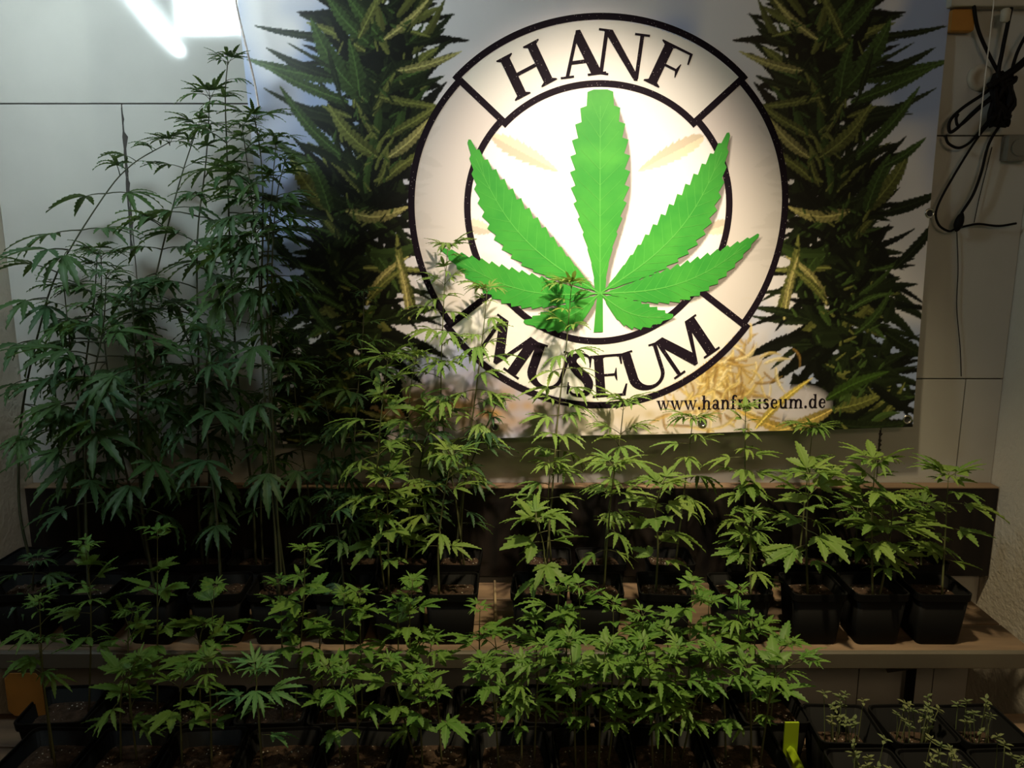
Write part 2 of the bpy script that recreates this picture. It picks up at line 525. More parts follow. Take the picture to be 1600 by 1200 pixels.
# the large leaves one can follow in the photograph (base, tip, width, colour)
for (b_, t_, w, c_, cv) in [
    ((520, 58), (397, 40), 11, DG, .03), ((545, 125), (384, 92), 19, MG, .03), ((575, 160), (485, 28), 34, MG, .07), ((520, 108), (448, 66), 5, DG, 0),
    ((545, 160), (414, 104), 17, MG, .02), ((520, 120), (415, 74), 14, DG, .04), ((525, 182), (411, 137), 10, DG, .05), ((535, 245), (437, 134), 18, MG, .05),
    ((585, 75), (508, -10), 22, MG, .05), ((600, 65), (540, -10), 20, MG, .02), ((600, 62), (672, -4), 15, YL, -.04), ((630, 46), (672, 57), 7, OL, 0),
    ((618, 112), (722, 80), 17, YL, -.04), ((625, 142), (695, 118), 12, DG, -.03), ((585, 150), (700, 168), 14, OL, -.02), ((600, 215), (690, 160), 16, OL, -.03),
    ((607, 246), (672, 184), 22, YL, -.05), ((590, 246), (512, 162), 26, OL, .07), ((562, 152), (545, 60), 20, MG, -.03), ((532, 150), (511, 72), 9, DG, 0),
    ((517, 330), (450, 235), 30, OL, .06), ((516, 332), (480, 240), 22, MG, -.03), ((540, 330), (640, 322), 26, YL, -.12), ((572, 478), (640, 400), 16, YL, .10),
    ((650, 490), (620, 365), 20, OL, .05), ((640, 500), (620, 400), 15, YL, -.03), ((575, 470), (630, 420), 14, OL, .05), ((560, 60), (600, -20), 16, OL, 0),
    ((580, 540), (660, 600), 18, DK, .02), ((600, 520), (700, 560), 18, DK, .03), ((600, 500), (690, 480), 14, DG, .03), ((590, 560), (640, 660), 16, DK, .03),
    ((470, 420), (395, 330), 16, DG, .04), ((480, 330), (400, 300), 18, DG, .03), ((490, 260), (425, 215), 14, MG, .04), ((480, 520), (400, 560), 22, DG, .05),
    ((560, 640), (470, 610), 22, OL, .05), ((570, 660), (440, 660), 20, DG, .06), ((640, 660), (560, 640), 14, YL, .03), ((500, 600), (420, 650), 16, DK, .05)]:
    both(b_, t_, w * (.72 if c_ is YL else .85 if c_ is OL else 1), c_, ribs=0.9 if c_ is not DK else 0, curve=cv)
# small pale flecks in the flower heads
for k in range(240):
    y = rnd.uniform(0, 690); c = colx(y)
    bx = c + rnd.gauss(0, 30); a_ = rnd.uniform(20, 160); L_ = rnd.uniform(8, 24)
    both((bx, y), (bx + L_ * math.cos(R(a_)), y - L_ * math.sin(R(a_))), rnd.uniform(2, 4.5), rnd.choice((MG, OL, DG, DG)), teeth=3)
# pale gap behind the end of the web address
c = P(1252, 632); sx_, sz_ = P(1302, 600) - c
w = np.clip(1.6 - 1.5 * (((GX - c[0]) / sx_) ** 2 + ((GZ - c[1]) / sz_) ** 2), 0, 1)[..., None] * 0.92
img = img * (1 - w) + lin(214, 206, 214)[None, None] * w
# yellow pods lower right/left of the logo
for k in range(170):
    q = rnd.choice(((1125, 560), (1130, 600), (1100, 620), (1150, 590)))
    bx, by = q[0] + rnd.gauss(0, 32), q[1] + rnd.gauss(0, 32)
    a_ = rnd.uniform(0, 360); L_ = rnd.uniform(15, 50)
    p, t_ = P(bx, by), P(bx + L_ * math.cos(R(a_)), by - L_ * math.sin(R(a_)))
    paint_leaf(p, t_, rnd.uniform(3, 7) / 640, rnd.choice((lin(205, 182, 110), lin(180, 150, 80), lin(222, 205, 150), lin(150, 118, 60))), curve=rnd.uniform(-.2, .2), soft=0.002, teeth=2, alpha=0.8)
for (b_, t_, w, c_) in (((1300, 690), (1150, 640), 20, lin(190, 160, 80)), ((1300, 640), (1190, 680), 18, lin(205, 180, 100)), ((1290, 625), (1390, 580), 18, lin(60, 85, 30)), ((1180, 670), (1270, 590), 12, lin(210, 185, 90))):
    paint_leaf(P(*b_), P(*t_), w / 640, c_, ribs=0.6, soft=0.002, curve=0.04)

# the logo: whitened ring, disc and name plates
zc_ = (GZ - LC[1]) / np.where(GZ > LC[1], RZU, RZD)
xc_ = (GX - LC[0]) / (Rr * (1 + 0.03 * zc_))
rad = np.hypot(xc_, zc_)
ang = np.degrees(np.arctan2(xc_, zc_))          # 0 = up, clockwise
W0 = np.array([0.86, 0.83, 0.80])
def whiten(mask, amount, col=W0):
    global img
    m = (mask * amount)[..., None]
    img = img * (1 - m) + col[None, None] * m
IN = 0.672
whiten((rad < 0.985), 0.955, np.array([0.66, 0.62, 0.58]))
whiten((rad < IN), 0.88, np.array([0.90, 0.87, 0.86]))
whiten((rad < 0.985) & (rad > IN) & ((np.abs(ang) < 46) | (np.abs(ang) > 126)), 0.95, np.array([0.80, 0.80, 0.74]))
for sg in (-1, 1):     # pale leaf tips showing through the disc
    a_, t_ = P(934.5 + sg * 165, 213), P(934.5 + sg * 62, 268)
    paint_leaf(a_, t_, 26 / 640, np.array([0.62, 0.52, 0.30]), alpha=0.75, teeth=10)
    a_, t_ = P(934.5 + sg * 205, 350), P(934.5 + sg * 165, 362)
    paint_leaf(a_, t_, 22 / 640, np.array([0.62, 0.54, 0.36]), alpha=0.75, teeth=6)


# ---- outlines of the printed leaf
NODE = (937.5, 458.0)
LEAFLETS = [((938, 140), 86, 13, 0.0, True), ((732, 218), 70, 16, 0.11, False), ((1139, 207), 70, 16, -0.11, False),
            ((687, 386), 56, 16, 0.11, False), ((1186, 366), 56, 16, -0.11, False), ((818, 503), 42, 9, 0.13, False), ((1052, 494), 44, 9, -0.13, False)]
def leaflet_outline(tip, w, teeth, curve, blunt):
    a_, t_ = P(*NODE), P(*tip)
    d = t_ - a_; Ln = np.hypot(*d); d = d / Ln; n = np.array((-d[1], d[0]))
    w = w / 637.0
    def hw(t):
        if blunt:
            e = 1.0 - 0.72 * max(0, (t - 0.60) / 0.40) ** 2.2 if t > 0.6 else 1.0
            return 0.5 * w * (0.20 + 0.80 * smoothstep(0, 0.55, t)) * e
        return 0.5 * w * (math.sin(math.pi * min(1, max(0, t)) ** 0.94) ** (1.2 if t < .5 else 1.0) if 0 < t < 1 else 0)
    mid, lft, rgt = [], [], []
    K = teeth * 2
    for i in range(K + 1):
        t = i / K
        c = a_ + d * Ln * t + n * curve * Ln * math.sin(math.pi * t)
        h = hw(t)
        if i % 2 == 0: hh = h * 0.87; sh_ = 0.0
        else: hh = h * 1.06; sh_ = 0.72 / K
        if i == K and not blunt: hh = 0
        cs = a_ + d * Ln * (t + sh_) + n * curve * Ln * math.sin(math.pi * min(1, t + sh_))
        mid.append(c); lft.append(cs + n * hh); rgt.append(cs - n * hh)
    return mid, lft, rgt
# printed drop shadow under the leaf (part of the artwork)
sdw = np.zeros_like(GX)
for (tip, w, teeth, cv, blunt) in LEAFLETS:
    a_, t_ = P(*NODE) + np.array((0.008, -0.007)), P(*tip) + np.array((0.008, -0.007))
    d = t_ - a_; Ln = np.hypot(*d); d = d / Ln; n = np.array((-d[1], d[0]))
    t = ((GX - a_[0]) * d[0] + (GZ - a_[1]) * d[1]) / Ln
    tt = np.clip(t, 0, 1)
    s = (GX - a_[0]) * n[0] + (GZ - a_[1]) * n[1] - cv * Ln * np.sin(tt * math.pi)
    if blunt: h = 0.5 * w / 637 * (0.20 + 0.80 * smoothstep(0, 0.55, tt)) * (1 - 0.72 * (np.clip(tt - .6, 0, 1) / .4) ** 2.2)
    else: h = 0.5 * w / 637 * np.sin(math.pi * tt ** 0.94) ** np.where(tt < .5, 1.2, 1.0)
    sdw = np.maximum(sdw, np.clip((h - np.abs(s)) / 0.005 + 0.5, 0, 1) * (t > 0) * (t < 1))
m_ = (sdw * 0.8 * (rad < 0.9))[..., None]
img = img * (1 - m_) + np.array([0.10, 0.08, 0.06])[None, None] * m_
img = np.clip(img, 0.0, 0.92)

# ---- the sheet itself
NU, NV = 760, 500
uu, vv = np.meshgrid(np.linspace(0, 1, NU), np.linspace(0, 1, NV))
tl, tr, bl, br = [np.array((cor[k].x, cor[k].z)) for k in ('tl', 'tr', 'bl', 'br')]
pos = ((bl[None, None] * (1 - uu[..., None]) + br[None, None] * uu[..., None]) * (1 - vv[..., None]) + (tl[None, None] * (1 - uu[..., None]) + tr[None, None] * uu[..., None]) * vv[..., None])
BX, BZ = pos[..., 0], pos[..., 1]
BY = banner_y(BX, BZ)
verts = np.stack([BX, BY, BZ], -1).reshape(-1, 3)
idx = np.arange(NU * NV).reshape(NV, NU)
quads = np.stack([idx[:-1, :-1], idx[:-1, 1:], idx[1:, 1:], idx[1:, :-1]], -1).reshape(-1, 4)
me = bpy.data.meshes.new('banner')
me.vertices.add(len(verts)); me.vertices.foreach_set('co', verts.ravel())
me.loops.add(quads.size); me.loops.foreach_set('vertex_index', quads.ravel())
me.polygons.add(len(quads)); me.polygons.foreach_set('loop_start', np.arange(len(quads)) * 4)
me.polygons.foreach_set('use_smooth', np.ones(len(quads), bool))
me.update(calc_edges=True)
ii = np.clip(((BX - X0) / RES).astype(int), 0, NW - 1); jj = np.clip(((BZ - Z0) / RES).astype(int), 0, NH - 1)
cols = np.concatenate([img[jj, ii], np.ones((NV, NU, 1))], -1).reshape(-1, 4).astype(np.float32)
ca = me.color_attributes.new('print', 'FLOAT_COLOR', 'POINT')
ca.data.foreach_set('color', cols.ravel())
bm_ = bpy.data.materials.new('printed_banner'); bm_.use_nodes = True
nt = bm_.node_tree
vc = nt.nodes.new('ShaderNodeVertexColor'); vc.layer_name = 'print'
nt.links.new(vc.outputs[0], nt.nodes['Principled BSDF'].inputs['Base Color'])
nt.nodes['Principled BSDF'].inputs['Roughness'].default_value = 0.38
nt.nodes['Principled BSDF'].inputs['Specular IOR Level'].default_value = 0.3
me.materials.append(bm_)
banner = link('banner', me)
tag(banner, 'large printed vinyl banner with round leaf logo hanging on the back wall', 'banner')

M['ink'] = mat('dark_print', (0.010, 0.006, 0.011), 0.6, 0.08, specks=(150, 0.10, (0.5, 0.45, 0.45)))
M['green_print'] = mat('green_print', (0.035, 0.29, 0.036), 0.4, 0.3, noise=(14, (0.065, 0.37, 0.045), 0.9))
M['vein_print'] = mat('vein_print', (0.10, 0.43, 0.07), 0.4, 0.3)


def on_banner(pts, off):
    out = []
    for p in pts:
        out.append((float(p[0]), float(banner_y(np.float64(p[0]), np.float64(p[1]))) - off, float(p[1])))
    return out


def strip(mb, A, B, off):
    n = len(A)
    mb.add(on_banner(A, off) + on_banner(B, off), [(i, i + 1, n + i + 1, n + i) for i in range(n - 1)])


def pol(r, a):    # a in degrees, 0 up, clockwise; r in units of the logo radius
    c = math.cos(R(a))
    return LC + r * np.array((Rr * math.sin(R(a)) * (1 + 0.03 * c), (RZU if c > 0 else RZD) * c))


def arc(mb, r0, r1, a0, a1, off=0.0009):
    k = max(4, int(abs(a1 - a0) / 1.5))
    A = [pol(r0, a0 + (a1 - a0) * i / k) for i in range(k + 1)]
    B = [pol(r1, a0 + (a1 - a0) * i / k) for i in range(k + 1)]
    strip(mb, A, B, off)


def bar(mb, p, q, w, off=0.0009):
    d = q - p; d = d / np.hypot(*d); n = np.array((-d[1], d[0])) * w / 2
    K = 8
    strip(mb, [p + (q - p) * i / K + n for i in range(K + 1)], [p + (q - p) * i / K - n for i in range(K + 1)], off)


LW = 0.034
TA, BA = 46.0, 126.0
# side arcs of the ring
for (r0_, r1_, a0, a1) in ((1 - LW, 1, TA, BA), (1 - LW, 1, -BA, -TA), (IN, IN + LW, TA, BA), (IN, IN + LW, -BA, -TA)):
    ring = MB(); arc(ring, r0_, r1_, a0, a1); ring.build('ring_print', M['ink'], banner)
for (a0, a1, nm) in ((-TA, TA, 'upper'), (BA, 360 - BA, 'lower')):
    pm = MB()
    ro, ri = 1.022, IN - 0.022
    arc(pm, ro - LW, ro, a0, a1); arc(pm, ri, ri + LW, a0, a1)
    for a_ in (a0, a1):
        s = 1 if a_ == a0 else -1
        p, q = pol(ri, a_), pol(ro, a_)
        bar(pm, p, q, LW * Rr)
    pm.build('name_plate_outline', M['ink'], banner)

# printed leaf
lf = MB(); vn = MB()
for (tip, w, teeth, cv, blunt) in LEAFLETS:
    mid, lft, rgt = leaflet_outline(tip, w, teeth, cv, blunt)
    strip(lf, mid, lft, 0.0016); strip(lf, rgt, mid, 0.0016)
    mm = np.array(mid)[:int(len(mid) * 0.93)]
    dd = np.gradient(mm, axis=0); dd /= np.hypot(dd[:, 0], dd[:, 1])[:, None]
    nn = np.stack([-dd[:, 1], dd[:, 0]], -1) * np.linspace(0.0016, 0.0005, len(mm))[:, None]
    strip(vn, list(mm + nn), list(mm - nn), 0.0022)
    for i in range(2, len(mm) - 2, 2):      # side veins
        for sd, E in ((1, lft), (-1, rgt)):
            p = mm[i]; q = p + (np.array(E[min(i + 3, len(E) - 1)]) - p) * 0.75
            d = q - p; L_ = np.hypot(*d)
            if L_ < 0.008: continue
            d /= L_; n2 = np.array((-d[1], d[0])) * 0.0005
            strip(vn, [p + n2, q + n2 * 0.4], [p - n2, q - n2 * 0.4], 0.0021)
st0, st1 = P(938, 452), P(934.5, 519)
strip(lf, [st0 + np.array((-0.006, 0)), st0 * .5 + st1 * .5 + np.array((-0.009, 0)), st1 + np.array((-0.011, 0))], [st0 + np.array((0.006, 0)), st0 * .5 + st1 * .5 + np.array((0.009, 0)), st1 + np.array((0.012, 0.001))], 0.0016)
lo = lf.build('leaf_print', M['green_print'], banner)
vn.build('vein_print', M['vein_print'], lo)


# ---- serif lettering, drawn as polygons on a cap height of 1
def ell(cx, cy, rx, ry, a0, a1, n=14):
    return [(cx + rx * math.cos(R(a0 + (a1 - a0) * i / n)), cy + ry * math.sin(R(a0 + (a1 - a0) * i / n))) for i in range(n + 1)]
def rect(x0, x1, y0, y1): return [(x0, y0), (x1, y0), (x1, y1), (x0, y1)]
def stem(x0, x1, y0, y1, ser=0.09, foot=(True, True), sh_=0.045):
    out = [rect(x0, x1, y0, y1)]
    for f_, yy, dy in ((foot[0], y0, 1), (foot[1], y1, -1)):
        if f_:
            out.append([(x0 - ser, yy), (x1 + ser, yy), (x1 + ser, yy + dy * sh_ * .7), (x1, yy + dy * sh_ * 1.8), (x0, yy + dy * sh_ * 1.8), (x0 - ser, yy + dy * sh_ * .7)])
    return out
def band(A, B): return [[A[i], A[i + 1], B[i + 1], B[i]] for i in range(len(A) - 1)]
def brush(pts, ws):
    pts = np.array([tuple(p) for p in smooth_path([(x, y, 0) for x, y in pts], 6)])[:, :2]
    w = np.interp(np.linspace(0, 1, len(pts)), np.linspace(0, 1, len(ws)), ws)
    d = np.gradient(pts, axis=0); d /= np.hypot(d[:, 0], d[:, 1])[:, None] + 1e-9
    n = np.stack([-d[:, 1], d[:, 0]], -1) * w[:, None] / 2
    return band([tuple(p) for p in pts + n], [tuple(p) for p in pts - n])
def g_H(): return 1.13, stem(.11, .33, 0, 1) + stem(.80, 1.02, 0, 1) + [rect(.33, .80, .47, .55)]
def g_A():
    return 1.06, [[(.48, 1.03), (.58, 1.03), (1.00, 0), (.75, 0), (.43, .84)], [(.45, .95), (.49, .82), (.21, 0), (.12, 0)], rect(.27, .72, .29, .37)] + [rect(.02, .33, 0, .05), rect(.65, 1.08, 0, .05)]
def g_N():
    return 1.22, [rect(.16, .25, 0, 1), [(.05, 1), (.34, 1), (1.07, .06), (1.07, -.04), (.99, -.04), (.17, .93)], rect(.99, 1.08, 0, 1), rect(.03, .38, 0, .05), rect(.86, 1.21, .95, 1), rect(.02, .2, .95, 1)]
def g_F():
    return .90, stem(.11, .33, 0, 1) + [rect(.3, .80, .945, 1), [(.80, 1), (.74, .95), (.78, .74), (.82, .74)], rect(.3, .62, .49, .545), [(.58, .52), (.64, .68), (.66, .68), (.66, .36), (.64, .36)]]
def g_E():
    return .88, stem(.11, .33, 0, 1) + [rect(.3, .76, .945, 1), [(.76, 1), (.70, .95), (.73, .76), (.77, .76)], rect(.3, .60, .49, .545), [(.56, .52), (.61, .67), (.63, .67), (.63, .37), (.61, .37)], rect(.3, .80, 0, .055), [(.80, 0), (.72, .05), (.82, .28), (.86, .28)]]
def g_M():
    return 1.36, [rect(.16, .25, 0, 1), [(.06, 1), (.36, 1), (.76, .26), (.68, .0), (.62, .0), (.16, .92)], [(.66, .0), (.72, .22), (1.00, 1), (1.07, 1), (1.07, .86), (.71, .0)], rect(1.00, 1.24, 0, 1), rect(.05, .36, 0, .05), rect(.90, 1.34, 0, .05), rect(1.03, 1.31, .955, 1), rect(.05, .3, .955, 1)]
def g_U():
    A = ell(.555, .33, .435, .355, 180, 360); B = ell(.62, .34, .28, .275, 180, 360)
    return 1.10, [rect(.12, .34, .33, 1), rect(.90, .99, .33, 1), rect(.02, .40, .955, 1), rect(.80, 1.10, .955, 1)] + band(A, [(x, y) for x, y in B])
def g_S():
    return .68, brush([(.56, .80), (.50, .95), (.33, .985), (.17, .90), (.15, .74), (.30, .58), (.47, .46), (.58, .30), (.54, .10), (.36, .015), (.19, .05), (.11, .22)], [.04, .05, .08, .16, .21, .24, .24, .22, .16, .08, .05, .04]) + [[(.53, .98), (.58, .98), (.58, .70), (.55, .70)], [(.08, .30), (.11, .30), (.13, .02), (.08, .02)]]
GL = dict(H=g_H, A=g_A, N=g_N, F=g_F, E=g_E, M=g_M, U=g_U, S=g_S)


def put_letter(polys, width, centre_r, angle, cap, flip, name):
    """place a glyph on the logo circle; flip: letters along the lower arc read outward-down"""
    mb = MB()
    rot = angle
    for pl in polys:
        pts = []
        for (x, y) in pl:
            lx = (x - width / 2) * cap; ly = (y - 0.5) * cap
            if not flip:
                e_r = np.array((math.sin(R(rot)), math.cos(R(rot)))); e_t = np.array((math.cos(R(rot)), -math.sin(R(rot))))
                c = pol(centre_r, rot)
                pts.append(c + e_t * lx + e_r * ly)
            else:
                e_r = np.array((math.sin(R(rot)), -math.cos(R(rot)))); e_t = np.array((math.cos(R(rot)), math.sin(R(rot))))
                c = pol(centre_r, 180 - rot)
                pts.append(c + e_t * lx - e_r * ly)
        tri = tessellate_polygon([[Vector((p[0], p[1], 0)) for p in pts]])
        mb.add(on_banner(pts, 0.0012), [tuple(t) for t in tri])
    return mb.build(name, M['ink'], banner)


CAPT = 64.5 / 637.0
for ch, a_ in (('H', -26.6), ('A', -7.0), ('N', 7.2), ('F', 25.0)):
    w, pl = GL[ch](); put_letter(pl, w, 0.822, a_, CAPT, False, 'letter_' + ch.lower())
CAPB = 66 / 637.0
for ch, a_ in (('M', -35.2), ('U', -18.6), ('S', -6.2), ('E', 4.8), ('U', 18.2), ('M', 35.0)):
    w, pl = GL[ch](); put_letter(pl, w, 0.850, a_, CAPB, True, 'letter_' + ch.lower())

# web address, bold lowercase serif on an x-height of 0.66
def lw():
    return .98, [[(.02, .66), (.20, .66), (.38, .0), (.30, .0)], [(.30, 0), (.38, 0), (.52, .60), (.47, .66)], [(.40, .66), (.58, .66), (.74, 0), (.66, 0)], [(.66, 0), (.74, 0), (.94, .66), (.88, .66)], rect(-.02, .26, .62, .66), rect(.36, .62, .62, .66), rect(.78, 1.0, .62, .66)]
def ln():
    return .72, [rect(.08, .24, 0, .66), rect(.46, .62, 0, .48), rect(.0, .30, 0, .045), rect(.40, .70, 0, .045), rect(0, .12, .61, .66)] + band(ell(.37, .42, .25, .24, 0, 180, 8), ell(.37, .40, .10, .17, 0, 180, 8))
def lh():
    w, p = ln(); return w, p + [rect(.08, .24, .6, .98), rect(0, .12, .93, .98)]
def lm():
    w, p = ln(); return 1.10, p + [rect(.84, 1.0, 0, .48), rect(.78, 1.08, 0, .045)] + band(ell(.75, .42, .25, .24, 0, 180, 8), ell(.75, .40, .10, .17, 0, 180, 8))
def lu():
    return .72, [rect(.08, .24, .2, .66), rect(.46, .62, 0, .66), rect(0, .12, .61, .66), rect(.38, .5, .61, .66), rect(.5, .70, 0, .045)] + band(ell(.33, .24, .25, .26, 180, 360, 8), ell(.35, .26, .10, .17, 180, 360, 8))
def la():
    return .62, [rect(.36, .52, .08, .50), rect(.42, .60, 0, .05)] + band(ell(.28, .46, .24, .22, 0, 160, 8), ell(.27, .46, .10, .16, 0, 160, 8)) + band(ell(.24, .19, .20, .20, 0, 360, 12), ell(.26, .19, .08, .12, 0, 360, 12))
def lfc():
    return .46, [rect(.10, .26, 0, .82), rect(0, .38, 0, .045), rect(.0, .40, .61, .66)] + band(ell(.30, .80, .20, .20, 20, 180, 8), ell(.34, .78, .08, .13, 20, 180, 8))
def ls_():
    return .52, brush([(.42, .52), (.36, .63), (.22, .64), (.12, .52), (.22, .38), (.36, .28), (.40, .14), (.26, .02), (.12, .04), (.06, .16)], [.06, .08, .12, .16, .18, .18, .15, .10, .08, .05])
def le():
    return .58, band(ell(.29, .33, .27, .345, 20, 330, 16), ell(.33, .33, .13, .27, 20, 330, 16)) + [rect(.14, .54, .34, .40), [(.40, .36), (.54, .36), (.53, .46), (.42, .46)]]
def ld():
    return .70, [rect(.44, .60, 0, .98), rect(.36, .46, .93, .98), rect(.58, .68, 0, .045)] + band(ell(.29, .33, .27, .345, 0, 360, 18), ell(.32, .33, .12, .27, 0, 360, 18))
def ldot(): return .30, [ell(.14, .09, .10, .10, 0, 330, 10)]
LG = {'w': lw, 'h': lh, 'a': la, 'n': ln, 'f': lfc, 'm': lm, 'u': lu, 's': ls_, 'e': le, 'd': ld, '.': ldot}
url = 'www.hanfmuseum.de'
tot = sum(LG[c]()[0] for c in url) + 0.05 * (len(url) - 1)
p0, p1 = P(1026, 640.5), P(1290, 637)
sc = np.hypot(*(p1 - p0)) / tot
ex = (p1 - p0) / np.hypot(*(p1 - p0)); ey = np.array((-ex[1], ex[0]))
um = MB(); xx = 0.0
for c in url:
    w, pl = LG[c]()
    for q in pl:
        pts = [p0 + ex * (xx + x) * sc + ey * y * sc * 1.08 for (x, y) in q]
        tri = tessellate_polygon([[Vector((p[0], p[1], 0)) for p in pts]])
        um.add(on_banner(pts, 0.0012), [tuple(t) for t in tri])
    xx += w + 0.05
um.build('web_address_print', M['ink'], banner)

# grommets along the edges
for (px, py) in ((421, 357), (773, 667), (1097, 660), (1417, 655), (1452, 333), (452, 668)):
    c = P(px, py)
    y_ = float(banner_y(c[0], c[1]))
    mb = MB()
    for k in range(20):
        pass
    loop = [(c[0] + 0.0095 * math.cos(2 * math.pi * k / 18), y_ - 0.002, c[1] + 0.0095 * math.sin(2 * math.pi * k / 18)) for k in range(19)]
    mb.tube(loop, 0.0028, 6, caps=False)
    go = mb.build('grommet', M['metal'], banner, smooth=True)
    hb = MB(); hb.add([(c[0] + 0.008 * math.cos(2 * math.pi * k / 14), y_ - 0.0016, c[1] + 0.008 * math.sin(2 * math.pi * k / 14)) for k in range(14)], [tuple(range(14))])
    hb.build('hole', M['hole'], go)


# ------------------------------------------------------------------ leaves, pots and plants
def make_leaf(kind, seed):
    """a palmate leaf on its petiole; the middle leaflet has length 1, the leaf points along +X"""
    r = random.Random(seed)
    fans = {'slim7': [(0, 1), (26, .93), (-26, .93), (54, .72), (-54, .72), (95, .36), (-95, .36)],
            'slim5': [(0, 1), (30, .85), (-30, .85), (66, .52), (-66, .52)],
            'broad5': [(0, 1), (38, .80), (-38, .80), (82, .42), (-82, .42)],
            'broad3': [(0, 1), (48, .66), (-48, .66)],
            'single': [(0, 1)]}[kind]
    wid = {'slim7': .150, 'slim5': .155, 'broad5': .27, 'broad3': .34, 'single': .42}[kind]
    mb = MB()
    pet = {'slim7': .50, 'slim5': .45, 'broad5': .42, 'broad3': .32, 'single': .12}[kind]
    pts = [(pet * t, 0, 0.10 * pet * math.sin(t * 2.2)) for t in (0, .35, .7, 1)]
    mb.tube(pts, [.016, .013, .012, .010], 4, mat=1)
    ox, oz = pts[-1][0], pts[-1][2]
    bend1 = {'slim7': R(58), 'slim5': R(46), 'broad5': R(34), 'broad3': R(26), 'single': R(22)}[kind] * r.uniform(.75, 1.25)
    for (fa, fl) in fans:
        fa_ = R(fa + r.uniform(-5, 5)); L_ = fl * r.uniform(.94, 1.04)
        W = wid * (0.55 + 0.45 * fl) * r.uniform(.9, 1.1)
        T = 7 if fl > .6 else 5
        K = T * 2
        bend0 = R(r.uniform(-14, 6)); b1 = bend1 * r.uniform(.8, 1.2)
        x = 0.0; z = 0.0; px_, mid, le_, ri_ = 0, [], [], []
        for i in range(K + 1):
            t = i / K
            ang_ = bend0 + b1 * t
            if i > 0:
                x += math.cos(ang_) * L_ / K; z -= math.sin(ang_) * L_ / K
            h = 0.5 * W * (math.sin(math.pi * min(1, t * .97 + .03) ** .85) ** .9)
            if i == K: h = 0.0
            hh = h * (0.84 if i % 2 == 0 else 1.14)
            sx = 0.5 * L_ / K if i % 2 else 0
            mid.append((x, 0, z)); le_.append((x + sx, hh, z + .30 * hh)); ri_.append((x + sx, -hh, z + .30 * hh))
        ca_, sa_ = math.cos(fa_), math.sin(fa_)
        rot = lambda p: (ox + p[0] * ca_ - p[1] * sa_, p[0] * sa_ + p[1] * ca_, oz + p[2])
        n = K + 1
        vs_ = [rot(p) for p in mid + le_ + ri_]
        fs = [(i, i + 1, n + i + 1, n + i) for i in range(K)] + [(2 * n + i, 2 * n + i + 1, i + 1, i) for i in range(K)]
        mb.add(vs_, fs, 0, [1.0] * n + [0.0] * (2 * n))
    return mb


LEAF = {}
def leaf_mesh(kind, seed, lm, sm):
    key = (kind, seed, lm)
    if key not in LEAF:
        LEAF[key] = make_leaf(kind, hash(kind) % 97 * 0 + seed * 13 + len(kind)).mesh('leaf', [M[lm], M[sm]], True, 'rib')
    return LEAF[key]


def rsq(hw, r, n=3):
    """rounded square loop"""
    pts = []
    for (sx, sy, a0) in ((1, 1, 0), (-1, 1, 90), (-1, -1, 180), (1, -1, 270)):
        for k in range(n + 1):
            a_ = R(a0 + 90 * k / n)
            pts.append((sx * (hw - r) + r * math.cos(a_), sy * (hw - r) + r * math.sin(a_)))
    return pts


def loops_mesh(loops, cap_bottom=True, cap_top=False):
    mb = MB(); n = len(loops[0])
    vs_ = [p for l in loops for p in l]
    fs = []
    for k in range(len(loops) - 1):
        for j in range(n):
            j2 = (j + 1) % n
            fs.append((k * n + j, k * n + j2, (k + 1) * n + j2, (k + 1) * n + j))
    if cap_bottom: fs.append(tuple(reversed(range(n))))
    if cap_top: fs.append(tuple((len(loops) - 1) * n + j for j in range(n)))
    mb.add(vs_, fs)
    return mb


POTS = {}
def pot_meshes(w, h, fill):
    key = (w, h, fill)
    if key in POTS: return POTS[key]
    hw = w / 2
    def L(s, z, r=None): return [(x, y, z) for x, y in rsq(hw * s, hw * (r or .22) * s)]
    body = loops_mesh([L(.74, 0), L(.78, .004), L(.93, h - .018), L(.90, h - .018), L(.90, h - .004), L(.72, .004)])
    pot = body.mesh('pot', M['pot'], True)
    rim = loops_mesh([L(.925, h - .017), L(.985, h - .017), L(1.0, h - .003), L(1.0, h), L(.95, h), L(.935, h - .006), L(.91, h - .016)], False).mesh('pot_rim', M['pot'], False)
    # bumpy soil
    r = random.Random(int(w * 1000) + int(h * 777) + int(fill * 100))
    zf = h * fill
    s_in = .72 + (.90 - .72) * fill
    N_ = 12; mb = MB(); vs_ = []
    for j in range(N_ + 1):
        for i in range(N_ + 1):
            u, v = i / N_ * 2 - 1, j / N_ * 2 - 1
            e = max(abs(u), abs(v))
            k = 1 - .10 * (abs(u) * abs(v)) ** 2
            vs_.append((u * hw * s_in * .985 * k, v * hw * s_in * .985 * k, zf + (r.uniform(-.004, .005) if e < .99 else -.002)))
    mb.add(vs_, [(j * (N_ + 1) + i, j * (N_ + 1) + i + 1, (j + 1) * (N_ + 1) + i + 1, (j + 1) * (N_ + 1) + i) for j in range(N_) for i in range(N_)])
    soil = mb.mesh('soil', M['soil'], True)
    POTS[key] = (pot, rim, soil, zf)
    return POTS[key]


